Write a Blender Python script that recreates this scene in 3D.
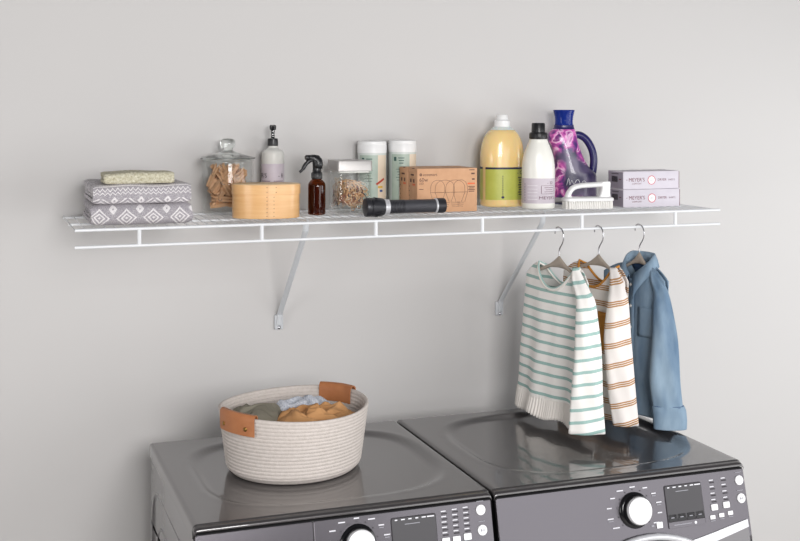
import bpy, bmesh, math, random
from mathutils import Vector, Matrix, noise
for _o in list(bpy.data.objects): bpy.data.objects.remove(_o)
SC = bpy.context.scene
COL = SC.collection
PI = math.pi
R = math.radians
random.seed(7)

# ------------------------------------------------------------------ camera, world, light
# wall plane y = 0, room towards -y, floor z = 0, left end of the shelf x = 0
ZS = 1.570            # shelf deck height
ZW = ZS - 0.5873      # top of the two machines
cam = bpy.data.cameras.new('camera')
cam.sensor_width = 36.0
cam.lens = 36.0 * 1159.0 / 800.0
cam.shift_y = -159.5 / 800.0
cam.clip_start = 0.05
camo = bpy.data.objects.new('camera', cam); COL.objects.link(camo)
camo.location = (-0.2201, -3.2948, ZS + 0.2873)
camo.rotation_euler = (PI / 2, -0.0021, -0.3498)
SC.camera = camo

w = bpy.data.worlds.new('World'); SC.world = w; w.use_nodes = True
w.node_tree.nodes['Background'].inputs[0].default_value = (0.93, 0.96, 1.0, 1)
w.node_tree.nodes['Background'].inputs[1].default_value = 0.08

def area(name, loc, target, sx, sy, power, color=(1, 1, 1)):
    l = bpy.data.lights.new(name, 'AREA'); l.shape = 'RECTANGLE'; l.size = sx; l.size_y = sy
    l.energy = power; l.color = color
    o = bpy.data.objects.new(name, l); COL.objects.link(o); o.location = loc
    o.rotation_euler = (Vector(target) - Vector(loc)).to_track_quat('-Z', 'Y').to_euler()
    return o
area('softbox_front', (0.45, -4.2, 2.30), (0.9, 0, 1.25), 1.3, 1.3, 99, (1.0, 0.985, 0.978))
area('softbox_right', (3.2, -1.45, 1.40), (1.2, 0, 1.20), 1.0, 1.0, 17, (0.975, 0.99, 1.0))
area('softbox_side', (2.5, -3.3, 1.35), (1.2, 0, 1.20), 2.2, 1.7, 33, (0.99, 0.99, 0.99))
area('softbox_left', (-2.2, -2.1, 1.40), (1.2, -.3, 1.25), 1.3, 1.3, 24, (1.0, 0.985, 0.975))
vs = SC.view_settings
vs.view_transform = 'Standard'; vs.look = 'None'; vs.gamma = 1.0; vs.use_curve_mapping = False
vs.exposure = 0.05

# ------------------------------------------------------------------ helpers
def lin(r, g, b):
    f = lambda v: (v / 255 / 12.92) if v / 255 <= 0.04045 else ((v / 255 + 0.055) / 1.055) ** 2.4
    return (f(r), f(g), f(b), 1.0)

class X:                                   # tiny node-math expression builder
    def __init__(s, nt, sock): s.nt, s.s = nt, sock
    def _op(s, op, *a):
        n = s.nt.nodes.new('ShaderNodeMath'); n.operation = op
        for i, v in enumerate((s,) + a):
            if isinstance(v, X): s.nt.links.new(v.s, n.inputs[i])
            else: n.inputs[i].default_value = v
        return X(s.nt, n.outputs[0])
    def __add__(s, o): return s._op('ADD', o)
    def __sub__(s, o): return s._op('SUBTRACT', o)
    def __mul__(s, o): return s._op('MULTIPLY', o)
    def __truediv__(s, o): return s._op('DIVIDE', o)
    def abs(s): return s._op('ABSOLUTE')
    def fract(s): return s._op('FRACT')
    def lt(s, o): return s._op('LESS_THAN', o)
    def gt(s, o): return s._op('GREATER_THAN', o)
    def max(s, o): return s._op('MAXIMUM', o)
    def min(s, o): return s._op('MINIMUM', o)
    def sin(s): return s._op('SINE')
    def tri(s): return (s.fract() - 0.5).abs() * 2.0       # 1..0..1
    def clamp(s):
        r = s._op('ADD', 0.0); r.s.node.use_clamp = True; return r

def mat(name, color, rough=0.5, metal=0.0, **k):
    m = bpy.data.materials.new(name); m.use_nodes = True
    nt = m.node_tree; b = nt.nodes['Principled BSDF']
    b.inputs['Base Color'].default_value = color
    b.inputs['Roughness'].default_value = rough; b.inputs['Metallic'].default_value = metal
    for kk, v in k.items():
        if kk in ('var', 'bump', 'vscale', 'bscale', 'stretch', 'var2'): continue
        b.inputs[kk].default_value = v
    tc = None
    if 'var' in k or 'bump' in k:
        tc = nt.nodes.new('ShaderNodeTexCoord'); mp = nt.nodes.new('ShaderNodeMapping')
        mp.inputs['Scale'].default_value = k.get('stretch', (1, 1, 1))
        nt.links.new(tc.outputs['Object'], mp.inputs[0])
    if 'var' in k:
        n = nt.nodes.new('ShaderNodeTexNoise'); n.inputs['Scale'].default_value = k.get('vscale', 30)
        n.inputs['Detail'].default_value = 4
        nt.links.new(mp.outputs[0], n.inputs['Vector'])
        r = nt.nodes.new('ShaderNodeValToRGB')
        r.color_ramp.elements[0].position = .32; r.color_ramp.elements[1].position = .68
        r.color_ramp.elements[0].color = color; r.color_ramp.elements[1].color = k['var']
        nt.links.new(n.outputs['Fac'], r.inputs[0]); nt.links.new(r.outputs[0], b.inputs['Base Color'])
    if 'bump' in k:
        n = nt.nodes.new('ShaderNodeTexNoise'); n.inputs['Scale'].default_value = k.get('bscale', 200)
        n.inputs['Detail'].default_value = 3
        nt.links.new(mp.outputs[0], n.inputs['Vector'])
        bp = nt.nodes.new('ShaderNodeBump'); bp.inputs['Strength'].default_value = k['bump']
        bp.inputs['Distance'].default_value = 0.002
        nt.links.new(n.outputs['Fac'], bp.inputs['Height']); nt.links.new(bp.outputs[0], b.inputs['Normal'])
    return m

def thin_glass(name, tint=(1, 1, 1, 1), ior=1.45, rough=0.0):
    m = bpy.data.materials.new(name); m.use_nodes = True; nt = m.node_tree
    nt.nodes.remove(nt.nodes['Principled BSDF']); out = nt.nodes['Material Output']
    t = nt.nodes.new('ShaderNodeBsdfTransparent'); t.inputs[0].default_value = tint
    g = nt.nodes.new('ShaderNodeBsdfGlossy'); g.inputs['Roughness'].default_value = rough
    lw = nt.nodes.new('ShaderNodeLayerWeight'); lw.inputs[0].default_value = .5
    f1 = X(nt, lw.outputs['Facing'])._op('POWER', 4.0) * .55 + .035 * (ior / 1.45)
    mx = nt.nodes.new('ShaderNodeMixShader')
    nt.links.new(f1.s, mx.inputs[0]); nt.links.new(t.outputs[0], mx.inputs[1]); nt.links.new(g.outputs[0], mx.inputs[2])
    nt.links.new(mx.outputs[0], out.inputs[0])
    return m

def obj(name, vf, m, parent=None, loc=(0, 0, 0), rot=(0, 0, 0), smooth=True, uv=None, kind=None, solid=None, angle=40, sub=0):
    me = bpy.data.meshes.new(name)
    if isinstance(vf, bpy.types.Mesh): me = vf
    else:
        me.from_pydata([tuple(v) for v in vf[0]], [], vf[1]); me.validate()
        bm = bmesh.new(); bm.from_mesh(me); bmesh.ops.recalc_face_normals(bm, faces=bm.faces); bm.to_mesh(me); bm.free()
        if smooth:
            me.polygons.foreach_set('use_smooth', [True] * len(me.polygons))
            if angle < 180: me.set_sharp_from_angle(angle=R(angle))
        if uv is not None:
            l = me.uv_layers.new(name='UVMap')
            for lp in me.loops: l.data[lp.index].uv = uv[lp.vertex_index]
        if m is not None: me.materials.append(m)
    o = bpy.data.objects.new(name, me); COL.objects.link(o)
    o.location = loc; o.rotation_euler = rot
    if parent: o.parent = parent
    if kind: o['kind'] = kind
    if solid:
        s = o.modifiers.new('thickness', 'SOLIDIFY'); s.thickness = solid; s.offset = 0
    if sub:
        s = o.modifiers.new('subd', 'SUBSURF'); s.levels = sub; s.render_levels = sub
    return o

def tag(o, label, cat, group=None):
    o['label'] = label; o['category'] = cat
    if group: o['group'] = group
    return o
def thing(name, label, cat, loc=(0, 0, 0), rz=0, group=None):
    o = bpy.data.objects.new(name, None); COL.objects.link(o); o.empty_display_size = .05
    o.location = loc; o.rotation_euler = (0, 0, rz)
    return tag(o, label, cat, group)
def dup(root, loc, rot=None, label=None, group=None):
    r = root.copy(); COL.objects.link(r); r.location = loc
    if rot is not None: r.rotation_euler = rot
    if label: r['label'] = label
    if group: r['group'] = group
    for ch in list(root.children):
        c = ch.copy(); COL.objects.link(c); c.parent = r
        for g in list(ch.children):
            d = g.copy(); COL.objects.link(d); d.parent = c
    return r

def join(*parts):
    V, F = [], []
    for v, f in parts:
        k = len(V); V += list(v); F += [[i + k for i in q] for q in f]
    return V, F
def loft(secs, cap0=True, cap1=True, closed=True, ring=False):
    n = len(secs[0]); V = [p for s in secs for p in s]; F = []
    m = len(secs)
    for i in range(m if ring else m - 1):
        a, b = i * n, ((i + 1) % m) * n
        for j in range(n if closed else n - 1):
            k = (j + 1) % n
            F.append([a + j, a + k, b + k, b + j])
    if not ring and closed:
        if cap0: F.append(list(range(n))[::-1])
        if cap1: F.append([(m - 1) * n + i for i in range(n)])
    return V, F
def lathe(prof, n=40, cap0=True, cap1=True):
    return loft([[(r * math.cos(2 * PI * j / n), r * math.sin(2 * PI * j / n), z) for j in range(n)] for r, z in prof], cap0, cap1)
def smooth_path(P, k=6, closed=False):
    P = [Vector(p) for p in P]; n = len(P); out = []
    for i in range(n if closed else n - 1):
        g = lambda q: P[q % n] if closed else P[max(0, min(n - 1, q))]
        p0, p1, p2, p3 = g(i - 1), g(i), g(i + 1), g(i + 2)
        for s in range(k):
            t = s / k
            out.append(0.5 * ((2 * p1) + (p2 - p0) * t + (2 * p0 - 5 * p1 + 4 * p2 - p3) * t * t + (3 * p1 - p0 - 3 * p2 + p3) * t ** 3))
    if not closed: out.append(P[-1])
    return out
def tube(P, r, n=8, closed=False, up=None, ry=None):
    P = [Vector(p) for p in P]; m = len(P); secs = []; prev = None
    for i, p in enumerate(P):
        a = P[(i - 1) % m] if closed or i > 0 else P[0]
        b = P[(i + 1) % m] if closed or i < m - 1 else P[-1]
        t = (b - a).normalized()
        if up is not None: u = Vector(up)
        elif prev is not None: u = prev
        else: u = Vector((0, 0, 1)) if abs(t.z) < .9 else Vector((1, 0, 0))
        u = (u - t * u.dot(t)).normalized(); prev = u
        v = t.cross(u)
        rr = r[i] if isinstance(r, (list, tuple)) else r
        r2 = rr if ry is None else (ry[i] if isinstance(ry, (list, tuple)) else ry)
        secs.append([p + u * (rr * math.cos(2 * PI * j / n)) + v * (r2 * math.sin(2 * PI * j / n)) for j in range(n)])
    return loft(secs, ring=closed)
def rrect(w, h, r, n=5):
    out = []
    for cx, cy, a0 in ((w / 2 - r, h / 2 - r, 0), (-w / 2 + r, h / 2 - r, PI / 2), (-w / 2 + r, -h / 2 + r, PI), (w / 2 - r, -h / 2 + r, 1.5 * PI)):
        for i in range(n + 1):
            a = a0 + PI / 2 * i / n; out.append((cx + r * math.cos(a), cy + r * math.sin(a)))
    return out
def sell(a, b, e=2.0, n=40, ox=0, oy=0, rot=0):
    out = []
    for j in range(n):
        t = 2 * PI * j / n; c, s = math.cos(t), math.sin(t)
        x = a * math.copysign(abs(c) ** (2 / e), c); y = b * math.copysign(abs(s) ** (2 / e), s)
        out.append((ox + x * math.cos(rot) - y * math.sin(rot), oy + x * math.sin(rot) + y * math.cos(rot)))
    return out
def rbox(sx, sy, sz, r=.002, seg=2, z0=None):
    bm = bmesh.new(); bmesh.ops.create_cube(bm, size=1)
    bmesh.ops.scale(bm, vec=(sx, sy, sz), verts=bm.verts)
    if r > 0: bmesh.ops.bevel(bm, geom=list(bm.edges), offset=r, segments=seg, profile=.5, affect='EDGES')
    if z0 is not None: bmesh.ops.translate(bm, vec=(0, 0, z0 + sz / 2), verts=bm.verts)
    bm.verts.index_update()
    vf = ([tuple(v.co) for v in bm.verts], [[v.index for v in f.verts] for f in bm.faces]); bm.free()
    return vf
def xf(vf, loc=(0, 0, 0), rot=(0, 0, 0), fn=None):
    from mathutils import Euler
    M = Matrix.Translation(loc) @ Euler(rot).to_matrix().to_4x4()
    return [(M @ Vector(v)) if fn is None else fn(Vector(v)) for v in vf[0]], vf[1]

_tc = {}
def text_vf(s, size, align='CENTER'):
    """flat lettering in the XY plane, base line at y = 0"""
    key = (s, align)
    if key not in _tc:
        cu = bpy.data.curves.new('t', 'FONT'); cu.body = s; cu.size = 1.0; cu.resolution_u = 3; cu.align_x = align
        o = bpy.data.objects.new('t', cu); COL.objects.link(o)
        dg = bpy.context.evaluated_depsgraph_get(); dg.update()
        me = bpy.data.meshes.new_from_object(o.evaluated_get(dg))
        _tc[key] = ([tuple(v.co) for v in me.vertices], [list(p.vertices) for p in me.polygons])
        bpy.data.objects.remove(o); bpy.data.curves.remove(cu); bpy.data.meshes.remove(me)
    v, f = _tc[key]
    return [(x * size, y * size, 0) for x, y, z in v], f
def rect(w, h, cx=0, cy=0):
    n = max(1, math.ceil(w / .004)); V = []
    for i in range(n + 1): V += [(cx - w / 2 + w * i / n, cy - h / 2, 0), (cx - w / 2 + w * i / n, cy + h / 2, 0)]
    return V, [[2 * i, 2 * i + 2, 2 * i + 3, 2 * i + 1] for i in range(n)]
def stroke(P, w, closed=False):
    """flat line of width w through 2D points"""
    Q = []
    for i in range(len(P) if closed else len(P) - 1):
        a, b = P[i], P[(i + 1) % len(P)]; k = max(1, math.ceil(math.hypot(b[0] - a[0], b[1] - a[1]) / .006))
        Q += [(a[0] + (b[0] - a[0]) * j / k, a[1] + (b[1] - a[1]) * j / k) for j in range(k)]
    P = Q if closed else Q + [P[-1]]
    n = len(P); V = []; F = []
    for i, (x, y) in enumerate(P):
        a = P[(i - 1) % n] if closed or i else P[0]; b = P[(i + 1) % n] if closed or i < n - 1 else P[-1]
        dx, dy = b[0] - a[0], b[1] - a[1]; l = math.hypot(dx, dy) or 1
        V += [(x - dy / l * w / 2, y + dx / l * w / 2, 0), (x + dy / l * w / 2, y - dx / l * w / 2, 0)]
    for i in range(n if closed else n - 1):
        k = (i + 1) % n; F.append([2 * i, 2 * i + 1, 2 * k + 1, 2 * k])
    return V, F
def disc2(r, cx=0, cy=0, n=24):
    return [(cx + r * math.cos(2 * PI * i / n), cy + r * math.sin(2 * PI * i / n), 0) for i in range(n)], [list(range(n))]
def front(y, x0=0, z0=0):                  # print plane on a face looking to -y
    return lambda v: Vector((x0 + v.x, y - v.z, z0 + v.y))
def leftside(x, y0=0, z0=0):               # print plane on a face looking to -x (text runs towards the camera)
    return lambda v: Vector((x - v.z, y0 - v.x, z0 + v.y))
def shift(vf, dx, dy, dz=0): return [(x + dx, y + dy, z + dz) for x, y, z in vf[0]], vf[1]

# ------------------------------------------------------------------ materials
M = {}
M['wall'] = mat('wall_paint', lin(203, 201, 200), .75, bump=.05, bscale=350)
M['floor'] = mat('floor_vinyl', lin(214, 210, 205), .45, var=lin(205, 200, 194), vscale=3, stretch=(1, 8, 1))
M['wire'] = mat('white_vinyl_wire', lin(226, 228, 231), .35)
M['brace'] = mat('white_painted_steel', lin(208, 211, 215), .35)
M['graphite'] = mat('graphite_paint', lin(92, 89, 92), .32, .55, **{'Coat Weight': 1.0, 'Coat Roughness': .06})
M['top'] = mat('graphite_gloss_top', lin(72, 69, 70), .30, .35, **{'Coat Weight': 1.0, 'Coat Roughness': .02})
M['panel'] = mat('graphite_panel', lin(92, 89, 94), .24, .7)
M['gap'] = mat('black_gap', lin(14, 14, 16), .5)
M['display'] = mat('display_glass', lin(60, 58, 62), .40)
M['display2'] = mat('display_buttons', lin(24, 24, 28), .45)
M['print'] = mat('light_print', lin(226, 226, 232), .5)
M['dimprint'] = mat('dim_print', lin(150, 150, 158), .5)
M['darkprint'] = mat('dark_print', lin(42, 38, 44), .6)
M['chrome'] = mat('satin_chrome', lin(214, 214, 218), .32, .35)
M['button'] = mat('silver_button', lin(236, 236, 238), .35, .2)
M['black'] = mat('black_plastic', lin(26, 26, 29), .35)
M['blackgloss'] = mat('black_gloss_plastic', lin(20, 20, 23), .18)
M['doorglass'] = mat('door_glass', lin(16, 16, 22), .06)
M['taupe'] = mat('taupe_hanger', lin(168, 156, 144), .55)
M['steel'] = mat('steel_wire', lin(190, 190, 194), .22, 1.0)
M['rubber'] = mat('rubber_foot', lin(30, 30, 30), .8)

# ------------------------------------------------------------------ the room
def slab(name, x0, x1, y0, y1, z0, z1, m):
    vf = rbox(x1 - x0, y1 - y0, z1 - z0, 0)
    o = obj(name, vf, m, loc=((x0 + x1) / 2, (y0 + y1) / 2, (z0 + z1) / 2), smooth=False, kind='structure'); return o
slab('wall_back', -3.5, 4.5, 0, .12, 0, 3.2, M['wall'])
slab('floor', -3.5, 4.5, -5.0, .12, -.1, 0, M['floor'])

# ------------------------------------------------------------------ wire shelf
D = .4055; YB = -.012; YF = YB - D; LIP = -.0397; LEN = 1.83
sh = thing('wire_shelf', 'long white wire wall shelf carrying laundry supplies above the washer and dryer', 'shelf', (0, 0, ZS))
rodvf = lambda r: tube([(0, 0, 0), (LEN, 0, 0)], r, 10)
for y, z, r in ((YB, -.0060, .0033), (YB - D / 2, -.0060, .0033), (YF, -.0012, .0040)):
    obj('support_rod', rodvf(r), M['wire'], sh, (0, y, z))
obj('hanging_rod', rodvf(.0040), M['wire'], sh, (0, YF, LIP - .0025))
cw = None
for k in range(73):
    x = .0007 + k * .0254
    if x > LEN: x = LEN - .001
    if cw is None:
        c = obj('cross_wire', tube([(0, YB + .004, -.0013), (0, YF + .005, -.0013), (0, YF + .001, -.0012)], .00125, 6), M['wire'], sh, (x, 0, 0)); cw = c
    else:
        c = cw.copy(); COL.objects.link(c); c.location = (x, 0, 0)
for k in range(6):
    obj('lip_upright', tube([(0, 0, -.003), (0, 0, LIP - .001)], .0050, 8), M['wire'], sh, ((.5 + k) * .305, YF - .0005, 0))
def brace(x, label):
    b = thing('shelf_brace', label, 'bracket', (x, 0, ZS), group='diagonal shelf braces')
    P = smooth_path([(0, -.016, -.325), (0, -.020, -.308), (0, -.034, -.288), (0, -.16, -.168), (0, -.285, -.048), (0, -.300, -.030), (0, -.303, -.012)], 5)
    obj('strut', tube(P, .0085, 10, up=(1, 0, 0), ry=.0042), M['brace'], b)
    obj('top_hook', tube([(0, -.303, -.02), (0, -.304, -.006), (0, -.312, -.0035), (0, -.318, -.010)], .0042, 8), M['brace'], b)
    cl = obj('wall_clip', xf(rbox(.026, .012, .044, .004), (0, -.006, -.327)), M['brace'], b)
    obj('clip_rim', xf(rbox(.016, .008, .028, .003), (0, -.0155, -.322)), M['brace'], cl)
    obj('screw', xf(lathe([(.0001, .003), (.003, .0028), (.005, .001), (.005, 0)], 14), (0, -.0118, -.342), (PI / 2, 0, 0)), M['steel'], cl)
    return b
brace(.605, 'white diagonal metal brace below the wooden box and amber bottle')
brace(1.31, 'white diagonal metal brace to the left of the hanging clothes')

# ------------------------------------------------------------------ washer and dryer
WW = .686; YWB = -.2008; YWF = -.846
TA = math.atan(.044 / .18)
SD = Vector((0, -math.sin(TA), -math.cos(TA))); SN = Vector((0, -math.cos(TA), math.sin(TA)))
P0 = Vector((0, -.862, ZW - .014))
def machine(name, label, cat, x0, kind):
    x1 = x0 + WW; xc = (x0 + x1) / 2
    root = thing(name, label, cat, (xc, (YWB - .9) / 2, 0))
    off = Vector(root.location)
    def wo(nm, vf, m, parent=None, **k):      # geometry given in room coordinates
        return obj(nm, ([Vector(v) - off for v in vf[0]], vf[1]), m, parent or root, **k)
    def pp(x, s, h): return P0 + Vector((x, 0, 0)) + SD * s + SN * h     # panel coordinates -> room
    def pad(nm, cx, cs, w_, h_, d, r, m, h0=0, parent=None, taper=0.0006):
        A = rrect(w_, h_, r); B = rrect(w_ - 2 * taper, h_ - 2 * taper, max(r - taper, .0002))
        secs = [[pp(cx + u, cs - v, h0 - .001) for u, v in A], [pp(cx + u, cs - v, h0 + d - taper) for u, v in A], [pp(cx + u, cs - v, h0 + d) for u, v in B]]
        return wo(nm, loft(secs), m, parent, angle=30)
    def flat(nm, vf, cx, cs, m, h=.0012, parent=None):
        return wo(nm, ([pp(cx + v[0], cs - v[1], h) for v in vf[0]], vf[1]), m, parent, smooth=False)
    # top panel: height field with a shallow dished recess
    xs = []; ys = []
    ed = [0, .0008, .002, .004, .007, .012]
    nx = 64
    xs = [e for e in ed] + [.012 + (WW - .024) * i / nx for i in range(1, nx)] + [WW - e for e in ed[::-1]]
    dep = YWB - YWF
    ys = [e for e in ed] + [.012 + (dep - .024) * i / nx for i in range(1, nx)] + [dep - e for e in ed[::-1]]
    rr = .010
    cxr, cyr, ax, ay = WW / 2 + .017, .326, .300, .272
    def hz(x, y):
        e = min(x, WW - x, y)
        z = 0
        if e < rr: z -= rr - math.sqrt(max(rr * rr - (rr - e) ** 2, 0))
        d = (abs((x - cxr) / ax) ** 3.2 + abs((y - cyr) / ay) ** 3.2) ** (1 / 3.2)
        t = min(max((1.0 - d) / .085, 0), 1); t = t * t * (3 - 2 * t)
        z -= .0085 * t
        d2 = abs(d - 1.012); z += .0012 * math.exp(-(d2 / .015) ** 2)
        return z
    V = []; F = []; nxx, nyy = len(xs), len(ys)
    for y in ys:
        for x in xs: V.append((x0 + x, YWB - y, ZW + hz(x, y)))
    for j in range(nyy - 1):
        for i in range(nxx - 1): F.append([j * nxx + i, j * nxx + i + 1, (j + 1) * nxx + i + 1, (j + 1) * nxx + i])
    # front lip: small step then a sloping strip
    def addrow(y, z, ins=0.0):
        st = len(V)
        for x in xs: V.append((x0 + min(max(x, ins), WW - ins), y, ZW + z + (hz(x, .05) if min(x, WW - x) < rr else 0)))
        return st
    last = (nyy - 1) * nxx
    for y, z in ((YWF - .0012, -.0005), (YWF - .0022, -.0024), (YWF - .0032, -.0020), (YWF - .013, -.0062), (YWF - .0155, -.0088), (YWF - .0155, -.013)):
        st = addrow(y, z)
        for i in range(nxx - 1): F.append([last + i, last + i + 1, st + i + 1, st + i])
        last = st
    # skirt around back and sides
    sk = -.034
    def skirt(idx):
        st = len(V)
        for i in idx: V.append((V[i][0], V[i][1], ZW + sk))
        for i in range(len(idx) - 1): F.append([idx[i], idx[i + 1], st + i + 1, st + i])
    skirt(list(range(nxx)))
    skirt([j * nxx for j in range(nyy)])
    skirt([j * nxx + nxx - 1 for j in range(nyy)])
    wo('top_panel', (V, F), M['top'], angle=60)
    # cabinet
    yf = -.885
    sec = rrect(WW - .006, YWB - yf - .004, .012)
    cyc = (YWB + yf) / 2
    cab = wo('cabinet', loft([[(xc + u, cyc + v, z) for u, v in sec] for z in (.025, ZW - .2)] ), M['graphite'], angle=40)
    sec2 = rrect(WW - .006, YWB - YWF - .004, .010); cy2 = (YWB + YWF) / 2
    cabu = wo('cabinet_upper', loft([[(xc + u, cy2 + v, z) for u, v in sec2] for z in (ZW - .21, ZW - .0345)]), M['graphite'], angle=40)
    # embossed side ribs (nested arches)
    for sx in (-1, 1):
        X_ = xc + sx * (WW / 2 - .003)
        for k, (inset, zt) in enumerate(((.035, .10), (.115, .165), (.205, .205))):
            yb_, yf_ = YWB - inset, YWF + inset
            rad = .09
            pth = [(X_, yb_, .2), (X_, yb_, ZW - zt - rad)] + [(X_, yb_ - rad * (1 - math.cos(a)), ZW - zt - rad + rad * math.sin(a)) for a in (.4, .8, 1.2, 1.57)]
            pth += [(X_, yf_ + rad * (1 - math.cos(a)), ZW - zt - rad + rad * math.sin(a)) for a in (1.57, 1.2, .8, .4)] + [(X_, yf_, ZW - zt - rad), (X_, yf_, .2)]
            wo('side_rib', tube(pth, .0016, 8, up=(1, 0, 0), ry=.003), M['graphite'], cab, angle=180)
    # feet
    for fx in (x0 + .06, x1 - .06):
        for fy in (YWB - .06, yf + .06):
            wo('foot', xf(lathe([(.022, 0), (.022, .006), (.012, .008), (.012, .028)], 16), (fx, fy, 0)), M['rubber'])
    # control panel body (tilted face)
    def face_x(v, s): return v
    SH = .215
    def panel_sec(xa, ins):
        return [pp(xa, -.001 + ins, -.045), pp(xa, -.001 + ins, -.004), pp(xa, .002 + ins, 0 - ins), pp(xa, SH, 0 - ins), pp(xa, SH, -.045)]
    a, b = x0 + .0035 - 0, x1 - .0035
    wo('panel_back', loft([panel_sec(a + .001, .002), panel_sec(b - .001, .002)]), M['gap'], smooth=False)
    def face(nm, xa, xb, sa, sb, m, r=.004, h=.0):
        A = rrect(xb - xa, sb - sa, r); cx_, cs_ = (xa + xb) / 2, (sa + sb) / 2
        B = rrect(xb - xa - .003, sb - sa - .003, max(r - .0015, .0005))
        return wo(nm, loft([[pp(cx_ + u, cs_ - v, h - .012) for u, v in A], [pp(cx_ + u, cs_ - v, h - .0013) for u, v in A], [pp(cx_ + u, cs_ - v, h) for u, v in B]]), m, angle=35)
    if kind == 'washer':
        face('detergent_drawer', a, x0 + .2585, .004, .165, M['panel'])
        cp = face('control_panel', x0 + .2605, b, .004, .165, M['panel'])
    else:
        cp = face('control_panel', a, b, .004, .165, M['panel'])
    # lower front, door and chrome trim
    wo('lower_front', loft([[pp(xa, .165, -.001), (xa, yf - .022, ZW - .24), (xa, yf - .016, .03), (xa, yf + .03, .03), (xa, yf + .03, ZW - .17)] for xa in (a, b)]), M['graphite'], smooth=False)
    dz = .134 if kind == 'dryer' else .165
    c0 = pp(xc + .045 if kind == 'dryer' else xc + .04, dz + .235, .0)
    ring = [(c0.x + .24 * math.cos(t), c0.y - .012 - .0 * t, c0.z + .235 * math.sin(t)) for t in [2 * PI * i / 64 for i in range(64)]]
    # the door leans with the front
    ring = [pp(c0.x + .25 * math.cos(t), dz + .235 - .235 * math.sin(t), .006 if math.sin(t) > 0 else .006 + .1 * math.sin(t) * -.0) for t in [2 * PI * i / 64 for i in range(64)]]
    door = wo('door', tube(ring, .0085, 10, closed=True, up=SN), M['chrome'], angle=180)
    gl = [[pp(c0.x + .25 * q * math.cos(t), dz + .235 - .235 * q * math.sin(t), h) for t in [2 * PI * i / 48 for i in range(48)]] for q, h in ((.985, .004), (.93, .016), (.82, .006), (.5, .0), (.1, -.002))]
    wo('door_window', loft(gl, cap0=False), M['doorglass'], door, angle=180)
    if kind == 'dryer':
        for sgn in (1, -1):
            top = [(.12, .160), (.18, .153), (.23, .144), (.279, .134), (.331, .124)]
            bot = [(.12, .184), (.18, .176), (.23, .165), (.279, .154), (.331, .142)]
            secs = []
            for (u, s1), (u2, s2) in zip(top, bot):
                secs.append([pp(xc + sgn * u, s1, -.002), pp(xc + sgn * u, s1, .003), pp(xc + sgn * u2, s2, .003), pp(xc + sgn * u2, s2, -.002)])
            wo('chrome_trim', loft(secs), M['chrome'], angle=30)
            secs = [[pp(xc + sgn * u, s2 + .0005, -.002), pp(xc + sgn * u, s2 + .0005, .0015), pp(xc + sgn * u, .21, .0015), pp(xc + sgn * u, .21, -.002)] for u, s2 in bot]
            wo('lower_fascia', loft(secs), M['graphite'], smooth=False)
    # knob
    kx, ks = (1.262, .069) if kind == 'dryer' else (.566, .062)
    def disc(nm, prof, m, parent=None, n=40, wob=0):
        return wo(nm, loft([[pp(kx + r_ * (1 + (wob * (j % 2))) * math.cos(2 * PI * j / n), ks - r_ * (1 + (wob * (j % 2))) * math.sin(2 * PI * j / n), h_) for j in range(n)] for r_, h_ in prof]), m, parent, angle=35)
    kn = disc('knob', [(.0415, -.001), (.0415, .003), (.039, .006), (.0355, .0075), (.034, .016), (.0335, .019)], M['blackgloss'], cp, n=64, wob=.012)
    disc('knob_cap', [(.0318, .012), (.0318, .026), (.0312, .0285), (.029, .0298), (.02, .0302), (.001, .0303)], M['button'], kn)
    for k in range(11):
        an = R(-40 + 26 * k)
        if kind == 'dryer' or math.sin(an) > -.2:
            rad = .058; wd = random.uniform(.012, .019)
            ox = .007 * math.copysign(1, math.cos(an)) if abs(math.cos(an)) > .3 else 0
            flat('print_mark', rect(wd, .0026), kx + rad * math.cos(an) * 1.08 + ox, ks - rad * math.sin(an) * .92, M['print'], parent=cp)
            if k in (2, 3, 9): flat('print_mark', rect(wd * .8, .0018), kx + rad * math.cos(an) * 1.08 + ox, ks - rad * math.sin(an) * .92 + .0055, M['dimprint'], parent=cp)
            flat('tick', disc2(.0014), kx + .047 * math.cos(an), ks - .047 * math.sin(an), M['darkprint'], parent=cp)
    # display
    if kind == 'dryer':
        dx, ds, dw, dh = 1.4015, .0725, .106, .100
    else:
        dx, ds, dw, dh = .699, .068, .108, .100
    fr = pad('display', dx, ds, dw, dh, .0015, .005, M['darkprint'], 0, cp)
    pad('screen', dx, ds - .010, dw - .003, dh - .024, .0008, .004, M['display'], .0015, fr, .0002)
    for k in range(4):
        pad('display_button', dx - dw / 2 + .0145 + k * .0258, ds + .0255, .0225, .0155, .0008, .0015, M['display2'], .0015, fr, .0002)
        flat('print_mark', rect(.009, .0022), dx - dw / 2 + .0145 + k * .0258, ds + .0255, M['dimprint'], .0026, fr)
    pad('brand_strip', dx, ds + .0425, dw - .003, .0145, .0008, .002, M['panel'], .0015, fr, .0002)
    flat('print_mark', rect(.05, .0018), dx - .012, ds + .0425, M['dimprint'], .0026, fr)
    flat('print_mark', disc2(.0035), dx + .024, ds + .0425, M['print'], .0026, fr)
    for k in range(6):
        flat('print_mark', rect((.006, .009, .008, .007, .010, .017)[k], .0026), dx - dw / 2 + .012 + k * .0165, ds - dh / 2 + .0055, M['print'], .0026, fr)
    flat('print_mark', rect(.036, .0016), dx - .004, ds - dh / 2 + .016, M['dimprint'], .0026, fr)
    # indicator rows
    if kind == 'dryer':
        cols = (1.4845, 1.5195); rows = (.026, .0412, .0565, .0715)
        big = ((1.4845, .0865), (1.5195, .0845)); small = ((1.476, .109), (1.502, .107), (1.528, .1045)); rnd = ((1.566, .031), (1.565, .074))
    else:
        cols = (.7715, .7985, .8255); rows = (.020, .0315, .043, .0545, .066)
        big = ((.7725, .081), (.7985, .0805), (.8255, .0775)); small = (); rnd = ((.863, .024), (.863, .068))
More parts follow.
